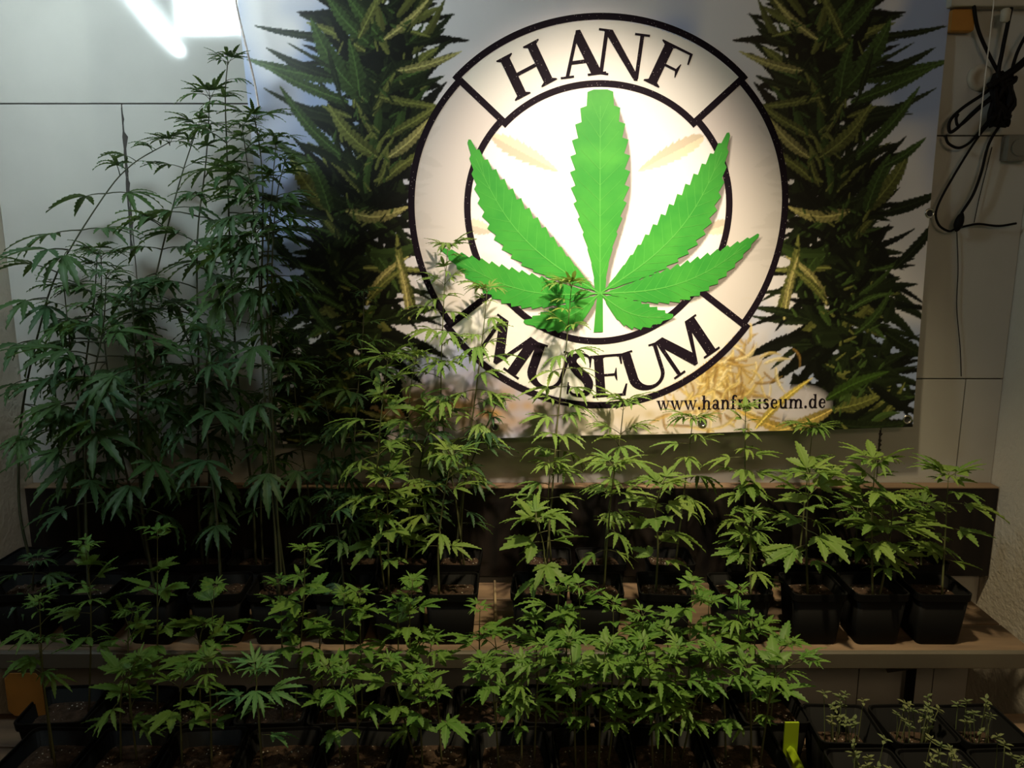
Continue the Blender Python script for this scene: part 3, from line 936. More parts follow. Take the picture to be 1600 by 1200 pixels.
STYLES = dict(
    stalk=dict(leaf='leaf_low', stem='stem', kinds=('broad5', 'slim5'), smax=.056, sp=.034, start=.60, rad=.0026, droop=(-5, 25), ymax=1.0),
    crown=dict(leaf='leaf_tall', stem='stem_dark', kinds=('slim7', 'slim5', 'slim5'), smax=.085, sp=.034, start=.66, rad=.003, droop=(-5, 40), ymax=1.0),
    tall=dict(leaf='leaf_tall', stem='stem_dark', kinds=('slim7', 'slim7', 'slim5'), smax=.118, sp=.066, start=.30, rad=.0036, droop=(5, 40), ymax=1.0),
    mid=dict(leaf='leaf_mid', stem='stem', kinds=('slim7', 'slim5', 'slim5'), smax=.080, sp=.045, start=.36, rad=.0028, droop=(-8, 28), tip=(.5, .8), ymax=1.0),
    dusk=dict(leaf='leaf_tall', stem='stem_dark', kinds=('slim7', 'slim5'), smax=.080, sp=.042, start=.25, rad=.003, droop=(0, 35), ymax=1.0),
    bush=dict(leaf='leaf_mid', stem='stem', kinds=('broad5', 'broad5', 'slim5'), smax=.072, sp=.031, start=.10, rad=.0028, droop=(0, 30), ymax=1.0),
    right=dict(leaf='leaf_mid', stem='stem', kinds=('broad5', 'broad5', 'broad3'), smax=.086, sp=.034, start=.32, rad=.0028, droop=(-8, 24), tip=(.55, .85), ymax=1.0),
    low=dict(leaf='leaf_low', stem='stem', kinds=('broad5', 'broad3', 'slim5'), smax=.064, sp=.042, start=.42, rad=.0022, droop=(-12, 14), ymax=1.0),
    pale=dict(leaf='leaf_pale', stem='stem', kinds=('broad5', 'slim7'), smax=.085, sp=.035, start=.35, rad=.0026, droop=(-5, 30), ymax=1.0))


def clear_of_walls(p, a_, reach):
    """turn a leaf that would poke into the back or side wall towards the room"""
    if p.y + math.sin(R(a_)) * reach > (-0.052 if p.z < 1.25 or p.z > 1.6 or p.x < -.6 else -0.09): a_ = -a_
    if p.x + math.cos(R(a_)) * reach < -XW + 0.01: a_ = 180 - a_
    if p.x + math.cos(R(a_)) * reach > XW - 0.01: a_ = 180 - a_
    return a_


def grow(root, base, path, style, seed):
    """one stem (with its leaves as children); all points in world space"""
    S = STYLES[style]; r = random.Random(seed)
    loc = root.location
    pts = smooth_path(path, 5)
    n = len(pts)
    mb = MB()
    local = [p - loc for p in pts]
    mb.tube(local, [S['rad'] * (1 - .70 * i / (n - 1)) for i in range(n)], 6)
    so = mb.build('stem', M[S['stem']], root, smooth=True)
    # arc length
    acc = [0.0]
    for i in range(1, n): acc.append(acc[-1] + (local[i] - local[i - 1]).length)
    T = acc[-1]
    def pt(s):
        for i in range(1, n):
            if acc[i] >= s:
                f = (s - acc[i - 1]) / max(1e-6, acc[i] - acc[i - 1])
                return local[i - 1].lerp(local[i], f)
        return local[-1]
    s = T * S['start']; az = r.uniform(0, 180)
    while s < T - .012:
        g_ = (s / T - S['start']) / (1 - S['start'])
        size = S['smax'] * (.62 + .38 * math.sin(math.pi * min(1, .15 + g_ * .75))) * (1 - .60 * max(0, g_ - .72) / .28)
        if r.random() > .06:
            for k in (0, 1):
                if r.random() < .10: continue
                a_ = az + 180 * k + r.uniform(-22, 22)
                a_ = clear_of_walls(pt(s) + loc, a_, size * 1.6)
                pitch = S['droop'][1] + (S['droop'][0] - S['droop'][1]) * g_ + r.uniform(-20, 20)
                kd = r.choice(S['kinds']) if g_ < .85 else 'slim5' if style in ('tall', 'dusk', 'mid') else 'broad3'
                link('leaf', leaf_mesh(kd, r.randrange(4), S['leaf'], S['stem']), so, pt(s), (R(r.uniform(-18, 18)), R(pitch - 20), R(a_)), size * r.uniform(.80, 1.15))
        az += 90 + r.uniform(-15, 15)
        s += S['sp'] * r.uniform(.75, 1.2) * (1 - .35 * g_)
    top = local[-1]
    for k in range(9 if 'tip' in S else 6):       # growing tip
        a_ = clear_of_walls(top + loc, az + k * 60 + r.uniform(-15, 15), S['smax'] * .8)
        kd = 'slim5' if k % 2 else ('broad3' if style in ('low', 'right', 'bush') else 'slim5')
        link('leaf', leaf_mesh(kd, r.randrange(4), S['leaf'], S['stem']), so, top - Vector((0, 0, .004 * (k % 3))), (0, R(-10 - 12 * (k % 3) + r.uniform(-10, 10)), R(a_)), S['smax'] * r.uniform(*S.get('tip', (.34, .55))))
    return so


ROWS = dict(ub=(-0.150, SHELF, .112, .120, .80), uf=(-0.315, SHELF, .120, .125, .80), lb=(-0.478, BENCH, .140, .120, .74), lf=(-0.628, BENCH, .140, .120, .74))
seed_n = [100]
def potted(row, cx, label, stems, group, name='potted_hemp_plant', dy=0.0, rz=0.0):
    Y, Zs, w, h, fill = ROWS[row]
    zr = Zs + h
    root = empty(name, (cx, Y + dy, Zs))
    tag(root, label, 'plant', group)
    pm, rm, sm_, zf = pot_meshes(w, h, fill)
    r = random.Random(seed_n[0])
    rot = (0, 0, R(rz if rz else r.uniform(-5, 5)))
    po = link('pot', pm, root, rot=rot)
    link('pot_rim', rm, po)
    link('soil', sm_, root, rot=(0, 0, rot[2] + R(90) * r.randrange(4)))
    for (px, style, lean) in stems:
        seed_n[0] += 1
        b0 = px[0]
        # foot of the stem inside this pot
        q = at(b0[0], b0[1], Y + dy)
        bx = min(max(q.x, cx - w * .30), cx + w * .30)
        path = [Vector((bx, Y + dy + r.uniform(-.02, .02), Zs + zf - .006))]
        m = len(px) - 1
        for i, (x, y) in enumerate(px[1:], 1):
            path.append(at(x, y, Y + dy + lean * i / m))
        grow(root, path[0], path, style, seed_n[0])
    return root


def rowx(row, px):
    Y, Zs, w, h, f = ROWS[row]
    k = at(px, 0, Y)
    # x of a photo column at the height of the pot rim
    c, s = math.cos(PITCH), math.sin(PITCH)
    depth = (Y - CAM.y) * c - (Zs + h - CAM.z) * s
    return (px - 800) / FPX * depth


GB, GF = 'potted hemp plants in the back row of the upper shelf', 'potted hemp plants in the front row of the upper shelf'
UB = [
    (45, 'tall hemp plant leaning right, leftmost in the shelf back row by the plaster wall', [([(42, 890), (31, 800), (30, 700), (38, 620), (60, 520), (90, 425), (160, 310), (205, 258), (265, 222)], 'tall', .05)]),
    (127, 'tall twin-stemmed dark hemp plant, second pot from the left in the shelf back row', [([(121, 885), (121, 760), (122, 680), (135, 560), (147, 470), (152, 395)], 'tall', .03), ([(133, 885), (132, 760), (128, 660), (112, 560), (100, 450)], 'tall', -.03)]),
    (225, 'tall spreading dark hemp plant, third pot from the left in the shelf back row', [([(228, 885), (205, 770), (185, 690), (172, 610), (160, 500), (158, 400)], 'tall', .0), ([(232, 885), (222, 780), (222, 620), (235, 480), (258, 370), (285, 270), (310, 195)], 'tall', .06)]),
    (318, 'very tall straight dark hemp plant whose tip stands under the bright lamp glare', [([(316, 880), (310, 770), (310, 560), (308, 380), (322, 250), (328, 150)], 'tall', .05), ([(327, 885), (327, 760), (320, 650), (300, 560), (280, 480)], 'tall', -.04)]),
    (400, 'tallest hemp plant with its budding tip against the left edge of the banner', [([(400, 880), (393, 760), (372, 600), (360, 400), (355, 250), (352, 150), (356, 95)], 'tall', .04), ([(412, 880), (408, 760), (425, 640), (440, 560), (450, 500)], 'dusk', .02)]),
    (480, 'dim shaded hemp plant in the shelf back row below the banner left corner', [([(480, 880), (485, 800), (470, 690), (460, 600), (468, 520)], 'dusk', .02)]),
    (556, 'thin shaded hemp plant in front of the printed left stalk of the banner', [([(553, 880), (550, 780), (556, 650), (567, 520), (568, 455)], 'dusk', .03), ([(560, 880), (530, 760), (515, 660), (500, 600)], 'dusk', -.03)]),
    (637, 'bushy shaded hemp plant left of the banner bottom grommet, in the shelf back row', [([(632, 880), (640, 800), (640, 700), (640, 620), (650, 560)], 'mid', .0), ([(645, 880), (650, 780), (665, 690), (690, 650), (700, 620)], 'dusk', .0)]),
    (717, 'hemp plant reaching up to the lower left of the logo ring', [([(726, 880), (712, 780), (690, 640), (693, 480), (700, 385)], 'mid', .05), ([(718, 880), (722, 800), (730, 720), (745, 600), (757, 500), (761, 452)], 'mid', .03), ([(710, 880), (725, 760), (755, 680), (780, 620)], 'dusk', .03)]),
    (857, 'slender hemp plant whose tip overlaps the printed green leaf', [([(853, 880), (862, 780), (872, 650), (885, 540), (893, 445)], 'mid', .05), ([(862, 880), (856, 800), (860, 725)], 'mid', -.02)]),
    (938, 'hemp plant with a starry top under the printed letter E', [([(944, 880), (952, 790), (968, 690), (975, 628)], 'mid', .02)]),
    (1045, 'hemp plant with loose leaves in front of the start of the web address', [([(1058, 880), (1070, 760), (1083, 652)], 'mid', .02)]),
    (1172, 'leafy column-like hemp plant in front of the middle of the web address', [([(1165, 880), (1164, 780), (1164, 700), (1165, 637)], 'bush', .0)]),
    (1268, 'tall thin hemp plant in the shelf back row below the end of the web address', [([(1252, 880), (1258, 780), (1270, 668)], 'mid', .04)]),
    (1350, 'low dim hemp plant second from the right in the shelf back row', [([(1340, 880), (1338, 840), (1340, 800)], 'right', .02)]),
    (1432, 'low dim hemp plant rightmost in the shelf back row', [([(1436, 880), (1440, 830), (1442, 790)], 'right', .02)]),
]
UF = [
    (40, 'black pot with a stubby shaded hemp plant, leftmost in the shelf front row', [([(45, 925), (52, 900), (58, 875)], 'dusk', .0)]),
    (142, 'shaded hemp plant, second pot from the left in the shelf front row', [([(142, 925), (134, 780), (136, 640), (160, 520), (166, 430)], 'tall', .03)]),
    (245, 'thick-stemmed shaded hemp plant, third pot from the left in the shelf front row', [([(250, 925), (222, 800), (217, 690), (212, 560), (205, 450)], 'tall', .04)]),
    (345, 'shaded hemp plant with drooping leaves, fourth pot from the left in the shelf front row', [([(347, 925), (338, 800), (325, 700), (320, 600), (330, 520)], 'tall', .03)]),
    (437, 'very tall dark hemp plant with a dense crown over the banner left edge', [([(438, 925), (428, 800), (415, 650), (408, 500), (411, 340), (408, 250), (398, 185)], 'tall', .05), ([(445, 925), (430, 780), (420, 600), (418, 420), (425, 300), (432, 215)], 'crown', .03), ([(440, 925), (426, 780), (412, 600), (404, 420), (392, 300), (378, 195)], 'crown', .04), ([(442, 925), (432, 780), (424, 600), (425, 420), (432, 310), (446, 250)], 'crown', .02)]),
    (538, 'small shaded hemp plant, sixth pot from the left in the shelf front row', [([(540, 925), (530, 840), (520, 780)], 'dusk', .0)]),
    (625, 'hemp plant with big yellowish leaves in front of the shadowed banner foot', [([(595, 925), (588, 800), (592, 690), (600, 610), (606, 560)], 'mid', .0), ([(607, 925), (606, 820), (604, 745)], 'right', -.01)]),
    (706, 'hemp plant with a fan of narrow leaves, just left of the bare wooden patch', [([(686, 925), (685, 850), (695, 770), (707, 712)], 'mid', .0)]),
    (841, 'short hemp plant with pale spotted lower leaves, just right of the bare wooden patch', [([(850, 925), (850, 860), (838, 812)], 'right', .0)]),
    (931, 'hemp plant with a narrow tuft and a withered leaf below the letter E', [([(945, 925), (950, 830), (960, 728)], 'mid', .0)]),
    (1038, 'broad-leaved hemp plant below the start of the web address, in the shelf front row', [([(1026, 925), (1028, 850), (1024, 800), (1034, 756)], 'right', .0)]),
    (1155, 'slanting round-shouldered black pot with a leafy hemp plant below the web address', [([(1170, 925), (1172, 860), (1176, 800)], 'bush', .0)]),
    (1269, 'broad-leaved hemp plant, third pot from the right in the shelf front row', [([(1263, 925), (1260, 830), (1265, 740)], 'right', .0)]),
    (1363, 'broad-leaved hemp plant, second pot from the right in the shelf front row', [([(1360, 925), (1362, 820), (1367, 722)], 'right', .0), ([(1372, 925), (1388, 860), (1396, 790)], 'right', .0)]),
    (1458, 'broad-leaved hemp plant, rightmost pot in the shelf front row', [([(1466, 925), (1476, 850), (1482, 742)], 'right', .0)]),
]
for (px, lab, st) in UB: potted('ub', rowx('ub', px), lab, st, GB)
for (px, lab, st) in UF: potted('uf', rowx('uf', px), lab, st, GF)

# lower rows: pots stand edge to edge
GLB, GLF = 'young hemp plants in the rear row of the lower shelf', 'young hemp plants in the front row of the lower shelf'
ords = ['leftmost', 'second from left', 'third from left', 'fourth from left', 'fifth from left', 'middle', 'fifth from right', 'fourth from right', 'third from right', 'second from right', 'rightmost']
LB = [
    (120, 'young hemp plant with large pointed leaves', [((140, 1070), (142, 950), (133, 850))]),
    (227, 'tall young hemp plant with tiered leaves', [((246, 1070), (246, 940), (246, 828)), ((205, 1070), (200, 1000), (208, 955))]),
    (333, 'young hemp plant with curling lower leaves', [((333, 1070), (332, 990), (335, 915)), ((310, 1070), (312, 1010), (318, 975))]),
    (440, 'young hemp plant with two slim stems', [((472, 1070), (474, 950), (476, 858)), ((440, 1070), (440, 980), (436, 912))]),
    (547, 'young hemp plant with flat leaf tiers', [((538, 1070), (538, 990), (538, 928)), ((565, 1070), (563, 990), (562, 925)), ((500, 1070), (500, 1020), (500, 985))]),
    (653, 'young hemp plant with bright spread top', [((640, 1070), (640, 980), (645, 905)), ((622, 1070), (622, 1000), (620, 940)), ((670, 1070), (672, 1030), (675, 1000))]),
    (760, 'young hemp plant by bare wood', [((750, 1070), (749, 1000), (750, 950)), ((775, 1070), (776, 1030), (772, 990))]),
    (867, 'young hemp plant with lush crowded leaves', [((870, 1070), (872, 980), (872, 912)), ((840, 1070), (838, 1010), (832, 965)), ((905, 1070), (906, 990), (905, 915)), ((888, 1070), (885, 1010), (884, 970))]),
    (974, 'young hemp plant with many thin stems', [((958, 1070), (958, 1000), (958, 942)), ((1000, 1070), (1003, 1010), (1005, 960)), ((975, 1070), (980, 1040), (985, 1000))]),
    (1080, 'young hemp plant with tall bright crown', [((1075, 1070), (1078, 990), (1082, 912)), ((1050, 1070), (1045, 1020), (1040, 985)), ((1100, 1070), (1105, 990), (1108, 940))]),
    (1187, 'young hemp plant with airy top', [((1160, 1070), (1156, 1000), (1154, 922)), ((1185, 1070), (1180, 1020), (1175, 968)), ((1205, 1070), (1215, 1030), (1235, 1005))]),
]
LF = [
    (75, 'young hemp plant with crumpled dark leaves', [((68, 1140), (66, 1040), (62, 940)), ((85, 1140), (70, 1080), (60, 1000))], 'stalk'),
    (196, 'short young hemp plant with drooping leaves', [((205, 1140), (203, 1090), (200, 1045)), ((180, 1140), (190, 1080), (215, 1030))], 'low'),
    (317, 'short young hemp plant with brown leaves', [((275, 1140), (282, 1090), (290, 1045)), ((330, 1140), (328, 1080), (322, 1030))], 'low'),
    (438, 'young hemp plant with bluish leaves', [((410, 1140), (402, 1090), (400, 1045))], 'pale'),
    (560, 'short young hemp plant with pale stems', [((530, 1140), (520, 1080), (512, 1040)), ((560, 1140), (556, 1090), (540, 1050))], 'low'),
    (681, 'young hemp plant with drooping yellowish leaves', [((660, 1140), (655, 1090), (652, 1050)), ((690, 1140), (685, 1110), (680, 1080)), ((625, 1140), (620, 1080), (608, 1030))], 'low'),
    (802, 'young hemp plant with dark crowded leaves', [((780, 1140), (770, 1080), (752, 1035)), ((815, 1140), (815, 1090), (815, 1030)), ((835, 1140), (840, 1070), (850, 1010))], 'low'),
    (923, 'young hemp plant with dense overlapping leaves', [((900, 1140), (895, 1060), (890, 1000)), ((935, 1140), (940, 1060), (950, 1005)), ((915, 1140), (915, 1100), (920, 1060)), ((950, 1140), (965, 1080), (980, 1020))], 'low'),
    (1044, 'young hemp plant with densest leaves', [((1020, 1140), (1015, 1060), (1005, 1000)), ((1050, 1140), (1055, 1070), (1060, 1010)), ((1040, 1140), (1042, 1110), (1050, 1080)), ((1070, 1140), (1090, 1080), (1105, 1025))], 'low'),
    (1165, 'young hemp plant with long arching stems', [((1140, 1140), (1130, 1070), (1115, 1010)), ((1175, 1140), (1172, 1080), (1165, 1040)), ((1190, 1140), (1205, 1080), (1225, 1045), (1265, 1030))], 'low'),
]
for i, (px, lab, st) in enumerate(LB):
    potted('lb', -0.055 + (i - 6) * 0.148, lab + ', ' + ords[i] + ' in the lower shelf rear row', [(s, 'low', .0) for s in st], GLB)
ordf = ords[:5] + ords[6:]
ordf = ['leftmost', 'second from left', 'third from left', 'fourth from left', 'fifth from left', 'fifth from right', 'fourth from right', 'third from right', 'second from right', 'rightmost']
for i, (px, lab, st, sty) in enumerate(LF):
    potted('lf', (px - 800) / 816.0, lab + ', ' + ordf[i] + ' in the lower shelf front row', [(s, sty, .0) for s in st], GLF)

# seedling pots at the right
def seedling_mesh(seed):
    r = random.Random(seed); mb = MB()
    h = 1.0
    bend = r.uniform(-.12, .12), r.uniform(-.12, .12)
    path = [(bend[0] * t * t, bend[1] * t * t, h * t) for t in (0, .3, .6, .85, 1)]
    mb.tube(path, [.018, .016, .015, .014, .012], 5)
    top = Vector(path[-1])
    for lvl, (nn_, L_, W, up, dz) in enumerate(((2, .20, .11, .15, 0), (2, .26, .10, .35, .03), (2, .10, .05, .9, .05))):
        a0 = r.uniform(0, 180) + 90 * lvl
        for k in range(nn_):
            a_ = R(a0 + 180 * k + r.uniform(-15, 15)); d = Vector((math.cos(a_), math.sin(a_), up)); d.normalize()
            n = Vector((-math.sin(a_), math.cos(a_), 0))
            p0_ = top + Vector((0, 0, dz))
            A = [p0_ + d * L_ * t - Vector((0, 0, .22 * L_ * t * t)) for t in (0, .3, .6, 1)]
            wv = [.012, W * .5, W * .42, 0.0]
            mb.add([A[i] + n * wv[i] for i in range(4)] + [A[i] - n * wv[i] for i in range(4)], [(i, i + 1, 5 + i, 4 + i) for i in range(3)])
    return mb.mesh('seedling', M['seedling'], True)
SD = [seedling_mesh(40 + k) for k in range(6)]
def seed_pot(px, row, label, n, sd, rz):
    d, ppm, w = {'b': (-0.545, 772.0, .132), 'f': (-0.690, 850.0, .132)}[row]
    cx = (px - 800) / ppm
    root = empty('seedling_pot', (cx, d, BENCH)); tag(root, label, 'plant', 'pots of tiny hemp seedlings')
    pm, rm, sm_, zf = pot_meshes(w, .120, .55)
    po = link('pot', pm, root, rot=(0, 0, R(rz))); link('pot_rim', rm, po); link('soil', sm_, root, rot=(0, 0, R(rz)))
    r = random.Random(sd)
    for k in range(n + 4):
        link('seedling', SD[r.randrange(6)], root, (r.uniform(-.036, .034), r.uniform(-.040, .040), zf - .003), (R(r.uniform(-7, 7)), R(r.uniform(-7, 7)), R(r.uniform(0, 360))), (r.uniform(.050, .070),) * 2 + (r.uniform(.055, .110),))
seed_pot(1316, 'b', 'black pot of tiny seedlings beside the lime plastic strip, rear row', 11, 1, -2)
seed_pot(1425, 'b', 'black pot with a tight bunch of tiny seedlings, middle of the rear seedling row', 12, 2, 2)
seed_pot(1530, 'b', 'black pot of sparse tiny seedlings nearest the right wall', 8, 3, 3)
seed_pot(1362, 'f', 'black pot of tiny seedlings cut by the bottom of the photo, left of its row', 10, 4, 1)
seed_pot(1478, 'f', 'black pot of tiny seedlings cut by the bottom of the photo, middle of its row', 9, 5, 2)
seed_pot(1594, 'f', 'black pot of tiny seedlings in the bottom right corner', 9, 6, 3)

# lime plastic holder between the plants and the seedlings
q = at(1237, 1127, -0.56)
lr = empty('plastic_holder', (q.x, -0.60, BENCH)); tag(lr, 'lime green plastic holder standing between the pots at the lower right', 'holder')
b = MB(); b.box(-.014, .014, .036, .040, 0, q.z - BENCH, bev=.001); b.build('upright', M['lime'], lr)
b = MB(); b.box(-.014, -.010, -.14, .040, 0, .055, bev=.001); b.build('side_strip', M['lime'], lr)
b = MB(); b.tube([(.0, .038, .075), (.010, -.11, .050)], .008, 4); b.build('sloping_strip', M['lime'], lr)

# amber card on a stick at the far left
q0, q1 = at(6, 1052, -0.47), at(72, 1118, -0.47)
ar = empty('card_on_stick', (q0.x * .5 + q1.x * .5, -0.47, BENCH)); tag(ar, 'square amber card standing at the far left beside the lowest pots', 'card')
w_, zlo, zhi = (q1.x - q0.x) / 2, q1.z - BENCH, q0.z - BENCH
mb = MB(); c_ = .012
oct_ = [(-w_ + c_, zlo), (w_ - c_ * .3, zlo), (w_, zlo + c_ * .3), (w_, zhi - c_), (w_ - c_, zhi), (-w_ + c_, zhi), (-w_, zhi - c_), (-w_, zlo + c_)]
mb.add([(x, -.001, z) for x, z in oct_] + [(x, .001, z) for x, z in oct_], [tuple(range(8)), tuple(reversed(range(8, 16)))] + [(i, (i + 1) % 8, 8 + (i + 1) % 8, 8 + i) for i in range(8)])
mb.build('card', M['amber'], ar)
mb = MB(); mb.tube([(.01, .004, 0), (.0, .004, zhi * .9)], .0025, 6); mb.build('stick', M['stick'], ar)

# black strap below the shelf
mb = MB(); a_, c_ = at(1425, 1040, -.03), at(1417, 1100, -.03)
mb.box(a_.x - .012, a_.x + .012, -.034, -.026, c_.z - .25, a_.z + .0, bev=.001)
tag(mb.build('strap', M['cable']), 'black strap running down the wall below the shelf at the right', 'strap')

# wooden stake on the bare patch of the shelf
mb = MB(); a_ = atz(775, 985, SHELF + .004); c_ = atz(773, 908, SHELF + .004)
mb.tube([Vector((0, 0, 0)), c_ - a_], [.004, .003], 6)
so = mb.build('wooden_stake', M['stick']); so.location = a_
tag(so, 'thin wooden stake lying on the bare shelf patch between pots', 'stake')

# ------------------------------------------------------------------ cables and fittings at the upper right
def cable(name, label, pts, rad_, Y=-0.025, m='cable', cat='cable', group=None, bulge=None):
    mb = MB()
    path = smooth_path([at(p[0], p[1], p[2] if len(p) > 2 else Y) for p in pts], 7)
    o_ = path[0].copy()
    mb.tube([p - o_ for p in path], rad_, 8)
    o = mb.build(name, M[m], smooth=True); o.location = o_
    return tag(o, label, cat, group)
GC = 'black cables in the upper right corner'
cable('cable', 'black cable dropping from the pale batten into the cable knot', [(1521, 5), (1528, 45), (1545, 85), (1566, 125), (1576, 150)], .0042, -.030, group=GC)
cable('cable', 'black cable pair hanging from the white plug into the knot', [(1580, 12), (1573, 45), (1566, 80), (1560, 120), (1572, 150)], .0046, -.040, group=GC)
cable('cable', 'black cable slanting up from the knot to the right edge', [(1612, 40), (1595, 70), (1585, 95), (1574, 140)], .0038, -.046, group=GC)
cable('cable', 'thick black cable trunk crossing the knot toward the right wall', [(1612, 85), (1590, 105), (1565, 122), (1545, 135)], .0085, -.052, group=GC)
cable('cable', 'wide black cable loop left of the knot', [(1560, 130), (1535, 148), (1505, 168), (1485, 188), (1484, 206), (1496, 200), (1520, 176), (1550, 150)], .0038, -.034, group=GC)
cable('cable', 'inner black cable loop left of the knot', [(1556, 150), (1530, 170), (1500, 196), (1494, 186), (1497, 178)], .0034, -.044, group=GC)
cable('cable', 'lower black cable loop hanging on the panel joint', [(1552, 178), (1535, 200), (1516, 222), (1498, 231), (1482, 224), (1477, 211)], .0032, -.028, group=GC)
cable('cable', 'long black cable loop running down to the inline plug', [(1560, 180), (1530, 212), (1490, 275), (1464, 325), (1466, 350), (1482, 361), (1494, 357)], .0028, -.026, group=GC)
cable('cable', 'black cable from the knot down into the inline plug', [(1566, 190), (1545, 225), (1533, 270), (1520, 305), (1503, 332), (1497, 345)], .0034, -.026, group=GC)
cable('cable', 'black cable leaving the inline plug toward the right wall', [(1498, 356), (1515, 352), (1530, 350), (1560, 353), (1588, 349)], .0028, -.022, group=GC)
cable('wire', 'thin dark wire hanging down the wall under the inline plug', [(1495, 362), (1497, 420), (1495, 480), (1500, 540), (1502, 588)], .0011, -.006, cat='wire')
cable('wire', 'thin pale wire running behind the inline plug', [(1550, 230), (1540, 270), (1530, 310), (1522, 348)], .0010, -.006, cat='wire')
# knot: a coil of black cable
mb = MB(); cc = at(1566, 155, -.045); pts = []
kr = random.Random(5)
for k in range(170):
    a_ = k * .42
    pts.append(Vector((.018 * math.cos(a_) * (1 + .35 * math.sin(k * .11)), .010 * math.sin(a_ * 1.3), .050 * math.sin(a_ * .83 + .3) + .010 * math.sin(a_ * 2.1))))
mb.tube(pts, .0062, 6); o = mb.build('cable_coil', M['cable'], smooth=True); o.location = cc
tag(o, 'dense black knot of coiled cable in the upper right corner', 'cable', GC)
# inline plug
mb = MB(); c_ = at(1495, 350, -.028)
ring_ = [(0.0, .0025), (.004, .006), (.014, .0105), (.026, .0105), (.036, .008), (.044, .004)]
mb.tube([Vector((.010 * (z / .044), 0, z - .018)) for z, r_ in ring_], [r_ for z, r_ in ring_], 10)
o = mb.build('inline_plug', M['cable'], smooth=True); o.location = c_; tag(o, 'black inline cable plug hanging on the right of the banner', 'plug')
# white plug
mb = MB(); c_ = at(1571, 25, -.040); mb.tube([(0, 0, -.014), (0, 0, -.010), (0, 0, .012), (0, 0, .016)], [.006, .010, .011, .007], 10)
o = mb.build('white_plug', M['white_plastic'], smooth=True); o.location = c_; tag(o, 'small white plug above the black cable knot', 'plug')
# white cord with a lead weight straight from above
cable('hanging_cord', 'straight thin white cord hanging in front of the black cables', [(1556, -50), (1552, 10), (1543, 90), (1536, 150), (1530, 212)], .0013, -.075, 'white_string', 'cord')
# pale batten
q = at(1485, 10, -.03); b = MB(); b.box(q.x, XW - .002, -.034, -.002, q.z, q.z + .05, bev=.002)
tag(b.build('batten', M['white_plastic']), 'pale batten along the top right of the back wall', 'batten')
# amber block under it
a_, c_ = at(1487, 12, -.02), at(1519, 50, -.02)
b = MB(); b.box(a_.x, c_.x, -.026, -.002, c_.z, a_.z - .004, bev=.003)
tag(b.build('amber_block', M['amber']), 'amber block under the pale batten beside the banner edge', 'block')
# round wall rosette
mb = MB(); c_ = at(1530, 122, 0)
ls2 = [(r_ * 1.0, y_) for r_, y_ in ((.030, -.001), (.030, -.006), (.024, -.010), (.016, -.010), (.012, -.006), (.0, -.006))]
n_ = 24
mb.add([(r_ * math.cos(2 * math.pi * k / n_), y_, r_ * math.sin(2 * math.pi * k / n_)) for r_, y_ in ls2 for k in range(n_)],
       [(j * n_ + k, j * n_ + (k + 1) % n_, (j + 1) * n_ + (k + 1) % n_, (j + 1) * n_ + k) for j in range(len(ls2) - 1) for k in range(n_)])
o = mb.build('wall_rosette', M['white_plastic'], smooth=True); o.location = c_; tag(o, 'round pale wall rosette half hidden behind the black cables', 'rosette')
# junction box
c_ = at(1588, 228, -.02)
jb = empty('junction_box', (min(c_.x, XW - .03), -.02, c_.z - .035)); tag(jb, 'cloudy plastic junction box at the right end of the wall', 'box')
b = MB(); b.box(-.026, .026, -.012, .018, 0, .060, bev=.003); b.build('body', M['clear'], jb)
b = MB(); b.tube([(0, -.013, .030), (0, -.018, .030)], .020, 16); b.build('lid', M['clear'], jb)

# twisted string holding up the tall plant
cable('twisted_string', 'twisted reddish white string tying up the tall plant at the banner edge', [(364, -40, -.10), (370, 10, -.10), (384, 70, -.11), (398, 130, -.12), (405, 172, -.13)], .0022, -.11, 'red_string', 'string')

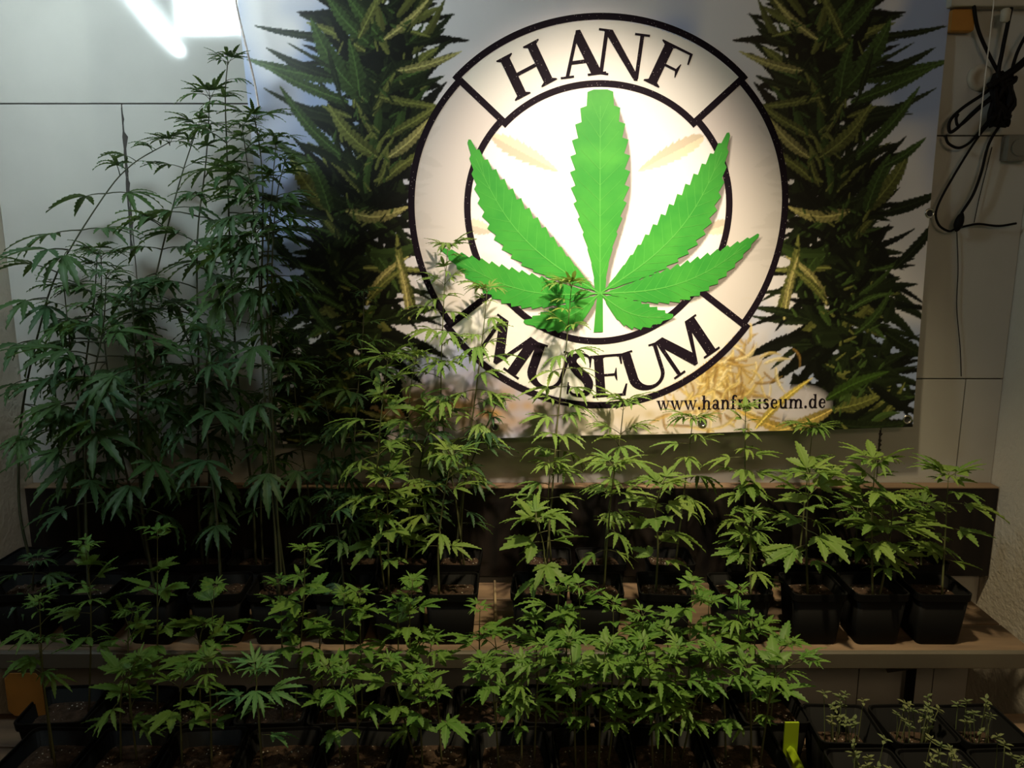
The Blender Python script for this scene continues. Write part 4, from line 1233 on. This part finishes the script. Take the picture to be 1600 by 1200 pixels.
# ------------------------------------------------------------------ cool grow lamp above the tall plants (seen as a glare in the glossy panel)
def mirrored(px, py, d):
    p = at(px, py, d); return Vector((p.x, -d, p.z))
A_ = mirrored(283, 84, .95); B_ = mirrored(188, -30, .85)
tl_ = empty('tube_lamp', tuple((A_ + B_) / 2)); tag(tl_, 'cool white tube lamp hanging above the tall plants', 'lamp')
mb = MB(); mb.tube([A_ - tl_.location, B_ - tl_.location], .0115, 10); mb.build('tube', M['tube_cool'], tl_, smooth=True)
for e, f_ in ((A_, B_), (B_, A_)):
    d = (e - f_).normalized()
    mb = MB(); mb.tube([e - tl_.location - d * .004, e - tl_.location + d * .022], .018, 10); mb.build('end_cap', M['lamp_body'], tl_)
# unseen trough added to block the tube's light, open towards wall and downwards
ax_ = (B_ - A_).normalized(); op_ = Vector((-0.35, 0.85, -0.55)); op_ = (op_ - ax_ * op_.dot(ax_)).normalized(); sd_ = ax_.cross(op_)
mb = MB(); K = 14; rr_ = .050
vs_ = []
for e in (A_ - ax_ * .01, B_ + ax_ * .01):
    for off in (0, .003):
        for k in range(K + 1):
            a_ = R(88 + 184 * k / K)
            vs_.append(e - tl_.location + (op_ * math.cos(a_) + sd_ * math.sin(a_)) * (rr_ + off))
n_ = K + 1; fs = []
for k in range(K):
    fs += [(k, k + 1, 2 * n_ + k + 1, 2 * n_ + k), (n_ + k + 1, n_ + k, 3 * n_ + k, 3 * n_ + k + 1), (k + 1, k, n_ + k, n_ + k + 1), (2 * n_ + k, 2 * n_ + k + 1, 3 * n_ + k + 1, 3 * n_ + k)]
mb.add(vs_, fs); mb.build('added_shade', M['lamp_body'], tl_, smooth=True)
c0 = mirrored(325, -20, .90)
pl_ = empty('panel_lamp', tuple(c0)); tag(pl_, 'cool white panel lamp hanging above the tall plants', 'lamp')
q0, q1 = mirrored(278, 52, .90) - c0, mirrored(385, -70, .90) - c0
mb = MB(); mb.box(q0.x, q1.x, -.004, 0.0, q0.z, q1.z); mb.build('diffuser', M['lamp_cool'], pl_)
mb = MB(); mb.box(q0.x - .006, q1.x + .006, -.030, -.0045, q0.z - .006, q1.z + .006); mb.build('housing', M['lamp_body'], pl_)
